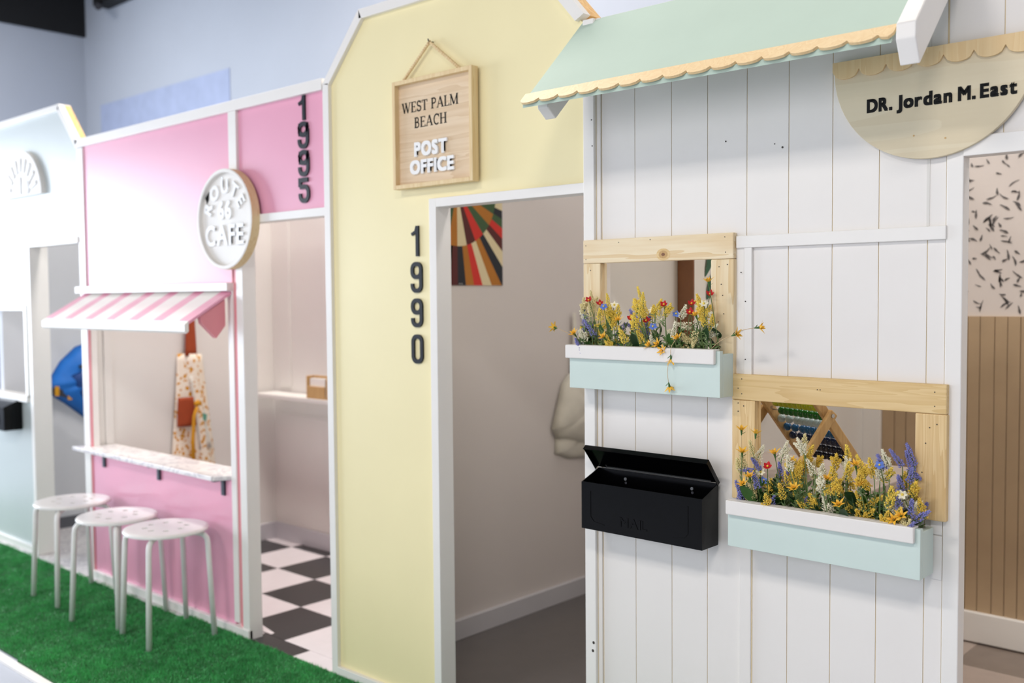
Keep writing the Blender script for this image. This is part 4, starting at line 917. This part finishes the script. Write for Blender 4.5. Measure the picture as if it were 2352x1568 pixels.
# ================================================================ flowers
FLOWERS = [
('U','yellow',[(-1.571,-0.07,1.352,-1.564,1.289),(-1.54,-0.061,1.322,-1.55,1.289),(-1.492,-0.044,1.369,-1.471,1.301),(-1.447,-0.084,1.354,-1.449,1.296),(-1.402,-0.068,1.336,-1.423,1.302),(-1.522,-0.02,1.33,-1.511,1.3),(-1.323,-0.031,1.348,-1.312,1.313),(-1.632,-0.043,1.267,-1.583,1.27),(-1.598,-0.044,1.216,-1.554,1.225),(-1.548,-0.051,1.268,-1.531,1.229),(-1.444,-0.041,1.322,-1.445,1.29),(-1.607,-0.036,1.306,-1.591,1.282),(-1.497,-0.065,1.295,-1.47,1.261),(-1.285,-0.029,1.321,-1.304,1.29),(-1.683,-0.038,1.263,-1.68,1.237)]),
('U','white',[(-1.649,-0.039,1.36,-1.642,1.306),(-1.336,-0.059,1.322,-1.353,1.293),(-1.265,-0.056,1.304,-1.312,1.277),(-1.391,-0.028,1.275,-1.349,1.268),(-1.307,-0.076,1.219,-1.302,1.253),(-1.292,-0.022,1.274,-1.317,1.262),(-1.682,-0.044,1.306,-1.654,1.279),(-1.416,-0.052,1.307,-1.42,1.281),(-1.345,-0.062,1.252,-1.334,1.235)]),
('U','lav',[(-1.666,-0.047,1.317,-1.662,1.287),(-1.685,-0.041,1.244,-1.652,1.269),(-1.698,-0.029,1.22,-1.67,1.228),(-1.604,-0.041,1.231,-1.642,1.239),(-1.527,-0.029,1.309,-1.508,1.279),(-1.472,-0.026,1.239,-1.509,1.253),(-1.568,-0.039,1.24,-1.543,1.265),(-1.461,-0.031,1.298,-1.473,1.274),(-1.649,-0.066,1.282,-1.624,1.246),(-1.545,-0.029,1.273,-1.526,1.267)]),
('U','red',[(-1.623,-0.079,1.334),(-1.621,-0.033,1.324),(-1.503,-0.058,1.287),(-1.443,-0.075,1.282),(-1.396,-0.066,1.322),(-1.335,-0.035,1.324),(-1.287,-0.028,1.347),(-1.31,-0.082,1.304)]),
('U','lily',[(-1.734,-0.09,1.262),(-1.665,-0.09,1.246),(-1.254,-0.09,1.379),(-1.521,-0.09,1.283),(-1.567,-0.09,1.239),(-1.341,-0.09,1.241),(-1.424,-0.09,1.222),(-1.399,-0.09,1.224),(-1.384,-0.09,1.209),(-1.359,-0.09,1.189),(-1.364,-0.09,1.12),(-1.179,-0.09,1.254),(-1.118,-0.09,1.271),(-1.289,-0.09,1.298)]),
('U','blue',[(-1.374,-0.045,1.299),(-1.423,-0.075,1.268),(-1.572,-0.082,1.318)]),
('U','cream',[(-1.577,-0.029,1.321),(-1.282,-0.065,1.325),(-1.46,-0.023,1.308)]),
('U','leaf',[(-1.257,-0.044,1.258),(-1.374,-0.065,1.237),(-1.483,-0.062,1.231),(-1.59,-0.059,1.256),(-1.279,-0.054,1.25),(-1.57,-0.056,1.277)]),
('L','yellow',[(-0.999,-0.064,1.007,-1.02,0.963),(-0.991,-0.031,0.978,-1.01,0.956),(-0.937,-0.029,1.009,-0.937,0.984),(-0.945,-0.063,0.993,-0.951,0.96),(-0.915,-0.027,0.989,-0.899,0.949),(-0.868,-0.07,0.993,-0.861,0.954),(-1.051,-0.051,0.968,-1.038,0.931),(-1.045,-0.033,0.94,-1.042,0.902),(-0.952,-0.073,0.965,-0.951,0.937),(-1.099,-0.033,0.94,-1.1,0.902),(-1.15,-0.033,0.901,-1.113,0.888),(-1.076,-0.077,0.913,-1.068,0.881),(-1.051,-0.033,0.863,-1.019,0.855),(-1.01,-0.062,0.896,-0.994,0.872),(-0.823,-0.058,0.975,-0.842,0.945),(-0.808,-0.025,0.963,-0.809,0.939),(-0.813,-0.085,0.94,-0.816,0.916),(-0.906,-0.028,0.873,-0.957,0.875),(-0.844,-0.057,0.911,-0.876,0.885),(-0.885,-0.025,0.872,-0.865,0.885),(-0.922,-0.037,0.907,-0.958,0.893),(-0.907,-0.042,0.938,-0.887,0.924),(-1.067,-0.066,0.958,-1.046,0.938),(-0.767,-0.07,0.953,-0.776,0.929)]),
('L','white',[(-1.17,-0.044,1,-1.161,0.962),(-1.134,-0.041,0.991,-1.153,0.956),(-1.074,-0.039,1.007,-1.091,0.964),(-1.028,-0.084,1.023,-1.016,0.99),(-1.031,-0.041,1.027,-1.033,0.986),(-0.974,-0.069,0.969,-0.978,0.933),(-0.931,-0.046,0.986,-0.931,0.955),(-0.844,-0.061,1.012,-0.833,0.977),(-1.149,-0.061,0.922,-1.157,0.883),(-0.991,-0.065,0.909,-0.969,0.902),(-0.956,-0.035,0.918,-0.961,0.89),(-0.763,-0.048,0.908,-0.806,0.891),(-0.765,-0.065,0.886,-0.782,0.872),(-0.885,-0.033,0.858,-0.858,0.846),(-0.828,-0.073,0.903,-0.817,0.889),(-0.793,-0.04,0.921,-0.817,0.9)]),
('L','lav',[(-0.833,-0.047,1.012,-0.811,0.981),(-0.803,-0.032,1.027,-0.79,0.985),(-0.774,-0.026,0.951,-0.799,0.965),(-0.783,-0.025,0.926,-0.808,0.895),(-0.759,-0.027,0.899,-0.794,0.859),(-0.735,-0.084,0.898,-0.766,0.874),(-1.179,-0.074,0.934,-1.149,0.932),(-1.094,-0.042,0.956,-1.093,0.922),(-1.064,-0.058,0.944,-1.07,0.918),(-1.029,-0.045,0.95,-1.057,0.927),(-1.184,-0.069,0.899,-1.178,0.863),(-1.159,-0.054,0.96,-1.142,0.937),(-0.779,-0.062,0.98,-0.786,0.95),(-0.813,-0.05,0.959,-0.81,0.933)]),
('L','red',[(-1.101,-0.084,0.95),(-0.956,-0.045,0.907)]),
('L','lily',[(-1.165,-0.09,1.031),(-1.163,-0.09,0.978),(-1.128,-0.09,1.026),(-1.081,-0.09,0.984),(-1.144,-0.09,0.923),(-1.161,-0.09,0.903),(-1.039,-0.09,0.969),(-1.032,-0.09,0.909),(-0.954,-0.09,0.939),(-0.89,-0.09,0.978),(-0.791,-0.09,0.881),(-0.927,-0.09,0.886),(-0.877,-0.09,0.936),(-0.806,-0.09,0.871)]),
('L','blue',[(-0.844,-0.074,0.98),(-1.138,-0.034,0.906),(-0.857,-0.025,0.969)]),
('L','cream',[(-1.14,-0.044,0.927),(-0.792,-0.081,0.924)]),
('L','leaf',[(-0.914,-0.048,0.897),(-0.888,-0.047,0.894),(-0.916,-0.08,0.867),(-1.087,-0.055,0.869),(-1.132,-0.045,0.871),(-1.154,-0.078,0.88)]),

]
BASE = {'U': (-1.665, -1.25, 1.183), 'L': (-1.175, -.775, .833)}
WHERE = {'U': 'upper planter', 'L': 'lower planter'}
fr = random.Random(11)
def V3(a): return Vector(a)
def path_to(tip, zone, mid=None, droop=0):
    x0, x1, z = BASE[zone]; bx = min(max((mid[0] if mid else tip[0])*.6+tip[0]*.4, x0), x1)
    if zone == 'U': bx = min(max(bx, x0+.01), x1)
    b = V3((bx+fr.uniform(-.02, .02), -.050+fr.uniform(-.012, .008), z-.012)); t_ = V3(tip); P = []
    m_ = V3((mid[0], (b.y+t_.y)/2, mid[2])) if mid else b.lerp(t_, .55)+V3((fr.uniform(-.01, .01), 0, .012))
    for i in range(9):
        u = i/8; P.append(b*(1-u)**2+m_*2*u*(1-u)+t_*u*u)
    return P
def spike(zone, kind, tip, mid, lb, grp, col, idx):
    P = path_to(tip, zone); t_ = V3(tip); a = V3(mid); d = (t_-a); L_ = max(.035, min(.085, d.length*1.15)); d = d.normalized() if d.length > .004 else V3((0, 0, 1))
    foot = t_-d*L_
    x0, x1, z = BASE[zone]; b = V3((min(max(foot.x, x0), x1), -.05+fr.uniform(-.01, .008), z-.012))
    if foot.z < b.z+.01: b = V3((min(max(foot.x-.3*(t_.x-foot.x), x0), x1), -.055, z-.012))
    root = thing('flower_stem', lb, 'flower', b, grp)
    S_ = [b.lerp(foot, i/4)+V3((0, 0, .006*math.sin(PI*i/4))) for i in range(5)]
    g = MB().tube(S_, .0011, 5, cap=False).tube([foot, foot.lerp(t_, .5), t_], [.0011, .0009, .0004], 5)
    for k in range(7):
        u = fr.random(); p = b.lerp(foot, u); dr = V3((fr.uniform(-1, 1), fr.uniform(-.7, .3), fr.uniform(.1, 1))); g.leaf(p, dr, dr.orthogonal(), fr.uniform(.010, .020), .0045, .2, 3)
    g.build('stem', 'sage' if kind != 'lav' else 'stem_green', root, recalc=False)
    g = MB(); n = int(40+L_*720); ref = d.orthogonal().normalized(); bb = d.cross(ref)
    rmax = {'yellow': .0105, 'white': .0100, 'lav': .0085}[kind]*fr.uniform(.85, 1.2)
    nb = 0 if kind == 'lav' else fr.randint(0, 3)
    axes = [(foot, d, L_, rmax)]
    for k in range(nb):
        q = foot.lerp(t_, fr.uniform(.05, .45)); dd = (d+ (ref*math.cos(k*2.4)+bb*math.sin(k*2.4))*.75).normalized(); axes.append((q, dd, L_*fr.uniform(.3, .5), rmax*.7))
    for (q, dd, LL, rm) in axes:
        rf = dd.orthogonal().normalized(); b2 = dd.cross(rf); nn_ = int(n*LL/L_)
        for k in range(nn_):
            u = (k+fr.random())/nn_; an = k*2.4+fr.uniform(-.4, .4); r_ = rm*(1-u)**.65*(.55+.45*math.sin(min(1, u*5+.35)*PI/2)); o_ = rf*math.cos(an)+b2*math.sin(an)
            c = q+dd*LL*u+o_*r_*fr.uniform(.45, 1.0); g.octa(c, (o_*.8+dd*.7).normalized()*fr.uniform(.0030, .0048), fr.uniform(.0015, .0024))
    g.build('bloom', col, root, recalc=False)
def petals(g, c, nrm, n, L_, wd, cup, curl):
    nrm = V3(nrm).normalized(); ref = nrm.orthogonal().normalized(); b = nrm.cross(ref); off = fr.uniform(0, 6)
    for k in range(n):
        a = off+2*PI*k/n; o_ = (ref*math.cos(a)+b*math.sin(a)); dr = o_+nrm*cup; g.leaf(V3(c), dr, nrm.cross(o_), L_*fr.uniform(.9, 1.1), wd, curl, 4)
def bloom(zone, kind, tip, lb, grp, src=None, nrm=None, wire=False):
    tip = V3(tip); P = path_to(tip, zone)
    if src is not None: P = [V3(src).lerp(tip, i/6)+V3((0, -.010*math.sin(PI*i/6), .004*math.sin(PI*i/6))) for i in range(7)]
    root = thing('flower_stem', lb, 'flower', P[0], grp)
    d = (P[-1]-P[-2]).normalized()
    g = MB().tube(P, .0007 if wire else .0010, 5); g.build('stem', 'wire' if wire else 'stem_green', root, recalc=False)
    nrm = V3(nrm) if nrm is not None else (d*.5+V3((.35, -.8, .35))).normalized()
    if kind == 'red':
        g = MB(); petals(g, tip, nrm, 5, .0125, .0105, .5, -.2); pt_ = g.build('petals', 'fl_red', root, recalc=False)
        MB().ball(tip+nrm*.003, .0028, 8, 5).build('centre', 'fl_orange', pt_, smooth=True)
    elif kind == 'blue':
        g = MB(); petals(g, tip, nrm, 5, .0115, .0105, .2, .1); pt_ = g.build('petals', 'fl_blue', root, recalc=False)
        MB().ball(tip+nrm*.002, .0024, 8, 5).build('centre', 'fl_yellow', pt_, smooth=True)
    elif kind == 'cream':
        g = MB(); petals(g, tip, nrm, 6, .012, .008, .3, .1); pt_ = g.build('petals', 'fl_white', root, recalc=False)
        MB().ball(tip+nrm*.002, .0030, 8, 5).build('centre', 'fl_yellow', pt_, smooth=True)
    else:
        g = MB(); petals(g, tip-d*.004, d, 6, .0175, .0075, 2.2, .55); petals(g, tip-d*.003, d, 5, .014, .005, 3.6, .1); g.build('petals', 'fl_orange', root, recalc=False)
        g = MB().tube([tip-d*.014, tip-d*.006, tip+d*.002], [.0010, .0024, .0034], 7)
        dr = d.orthogonal(); g.leaf(tip-d*.012, d+dr*.8, d.cross(dr), .012, .004, .2, 3); g.build('calyx', 'leaf_green', root, recalc=False)
def sprig(zone, x, y, z, lean, m, lb, grp):
    x0, x1, zb = BASE[zone]; b = V3((x, -.05, zb-.012)); tip = V3((x+lean, y, z)); root = thing('foliage_sprig', lb, 'foliage', b, grp)
    g = MB(); P = [b.lerp(tip, i/5)+V3((0, 0, .01*math.sin(PI*i/5))) for i in range(6)]; g.tube(P, .0010, 5); g.build('stem', 'stem_green', root, recalc=False)
    g = MB()
    for k in range(22):
        u = fr.uniform(.15, 1); p = b.lerp(tip, u); dr = V3((fr.uniform(-1, 1), fr.uniform(-.7, .35), fr.uniform(-.1, 1.1))); g.leaf(p, dr, dr.orthogonal(), fr.uniform(.012, .024), fr.uniform(.004, .008), .2, 3)
    g.build('leaves', m, root, recalc=False)
NM = {'yellow': 'yellow feathery flower spike', 'white': 'creamy white flower spike', 'lav': 'lavender blue flower spike', 'red': 'small red flower', 'lily': 'orange-yellow trumpet flower', 'blue': 'small blue flower', 'cream': 'small white daisy-like flower', 'leaf': 'broad green leaf'}
SPECIAL = {('U', 'lily', 0): ('orange-yellow flower on a wire reaching far left out of the upper planter', (-1.665, -.075, 1.235), True), ('U', 'lily', 2): ('orange-yellow flower highest above the upper planter, in front of the pine upright', None, False),
 ('U', 'lily', 9): ('orange-yellow flower hanging over the white rim of the upper planter', (-1.345, -.095, 1.235), True), ('U', 'lily', 10): ('lowest orange-yellow flower, dangling on a wire below the rim of the upper planter', (-1.357, -.100, 1.188), True),
 ('U', 'lily', 11): ('orange-yellow flower on a wire leaning right of the upper planter', (-1.265, -.06, 1.215), True), ('U', 'lily', 12): ('orange-yellow flower farthest right on its wire beside the upper planter', (-1.196, -.085, 1.25), True),
 ('L', 'lily', 0): ('pale orange flower topmost at the left end of the lower planter', None, True), ('L', 'lily', 2): ('orange flower leaning left across the lower pine upright', (-1.13, -.07, .95), True), ('L', 'lily', 10): ('orange flower lowest at the right end of the lower planter', None, False),
 ('U', 'red', 6): ('red flower highest in the upper planter, at its right', None, False), ('L', 'red', 0): ('large red flower at the left of the lower planter', None, False)}
ORD = 'first second third fourth fifth sixth seventh eighth ninth tenth eleventh twelfth thirteenth fourteenth fifteenth sixteenth seventeenth eighteenth nineteenth twentieth'.split()
def nth(i):
    if i < 20: return ORD[i]
    t_ = ['', '', 'twenty', 'thirty', 'forty', 'fifty', 'sixty', 'seventy'][(i+1)//10]
    return t_+'-'+ORD[(i+1) % 10-1] if (i+1) % 10 else {'thirty': 'thirtieth', 'forty': 'fortieth', 'fifty': 'fiftieth', 'sixty': 'sixtieth', 'seventy': 'seventieth'}[t_]
for zone, kind, L_ in FLOWERS:
    L2 = [(e, i, 0) for i, e in enumerate(L_)]
    if kind in ('yellow', 'white', 'lav'):                # every spray carries a shorter side spike or two
        for i, e in enumerate(L_):
            for q in range(1 if (i % 3 or kind == 'lav') else 2):
                dx, dz = fr.uniform(-.026, .026), fr.uniform(-.065, -.010)
                x = min(max(e[0]+dx, BASE[zone][0]-.012), BASE[zone][1]+.015); y = min(max(e[1]+fr.uniform(-.035, .01), -.10), -.02); z = max(e[2]+dz, BASE[zone][2]+.034+.02*fr.random())
                L2.append(((x, y, z, x+(e[3]-e[0])*.7+fr.uniform(-.012, .012), z-fr.uniform(.025, .04)), i, 1))
    rank = {id(t_): n for n, t_ in enumerate(sorted(L2, key=lambda t_: t_[0][0]))}
    for t_ in L2:
        e, i, extra = t_; n = rank[id(t_)]
        lb = '%s in the %s, %s from the left' % (NM[kind], WHERE[zone], nth(n)); grp = '%ss in the %s' % (NM[kind], WHERE[zone]) if kind != 'leaf' else 'broad leaves in the %s' % WHERE[zone]
        tip = (e[0], e[1], e[2])
        if kind in ('yellow', 'white', 'lav'):
            col = {'yellow': 'fl_yellow' if (i % 3 or zone == 'U') and not (zone == 'L' and i % 2) else 'fl_gold', 'white': 'fl_white' if i % 4 else 'fl_cream', 'lav': 'fl_lav'}[kind]
            spike(zone, kind, tip, (e[3], e[1]+.006, e[4]), lb, grp, col, i)
        elif kind == 'leaf':
            x0, x1, zb = BASE[zone]; b = V3((min(max(e[0]-.015, x0), x1), -.055, zb-.012)); root = thing('broad_leaf', lb, 'leaf', b, grp); t_ = V3(tip)
            dr = V3((fr.uniform(-.6, .9), -.35, fr.uniform(.3, .8))); MB().tube([b, t_-dr.normalized()*.02], .0014, 5).build('stalk', 'stem_green', root, recalc=False)
            MB().leaf(t_-dr.normalized()*.025, dr, dr.cross(V3((.2, -1, .3))), .052, .028, .25, 7).build('blade', 'leaf_green' if i % 2 else 'leaf_dark', root, smooth=True, recalc=False)
        else:
            sp_ = SPECIAL.get((zone, kind, i)); src = None; wire = kind == 'lily' and zone == 'U' and i in (3, 4)
            if sp_: lb, src, wire = sp_; grp = None
            bloom(zone, kind, tip, lb, grp, src, None, wire)
for zone in 'UL':
    x0, x1, zb = BASE[zone]
    for k in range(44):
        x = x0+(x1-x0)*(k+.5)/44+fr.uniform(-.008, .008)
        sprig(zone, x, fr.uniform(-.066, -.012), zb+fr.uniform(.030, .085), fr.uniform(-.025, .025), ['leaf_green', 'sage', 'leaf_dark', 'sage'][k % 4], 'leafy green sprig among the flowers of the %s' % WHERE[zone], 'green sprigs in the %s' % WHERE[zone])
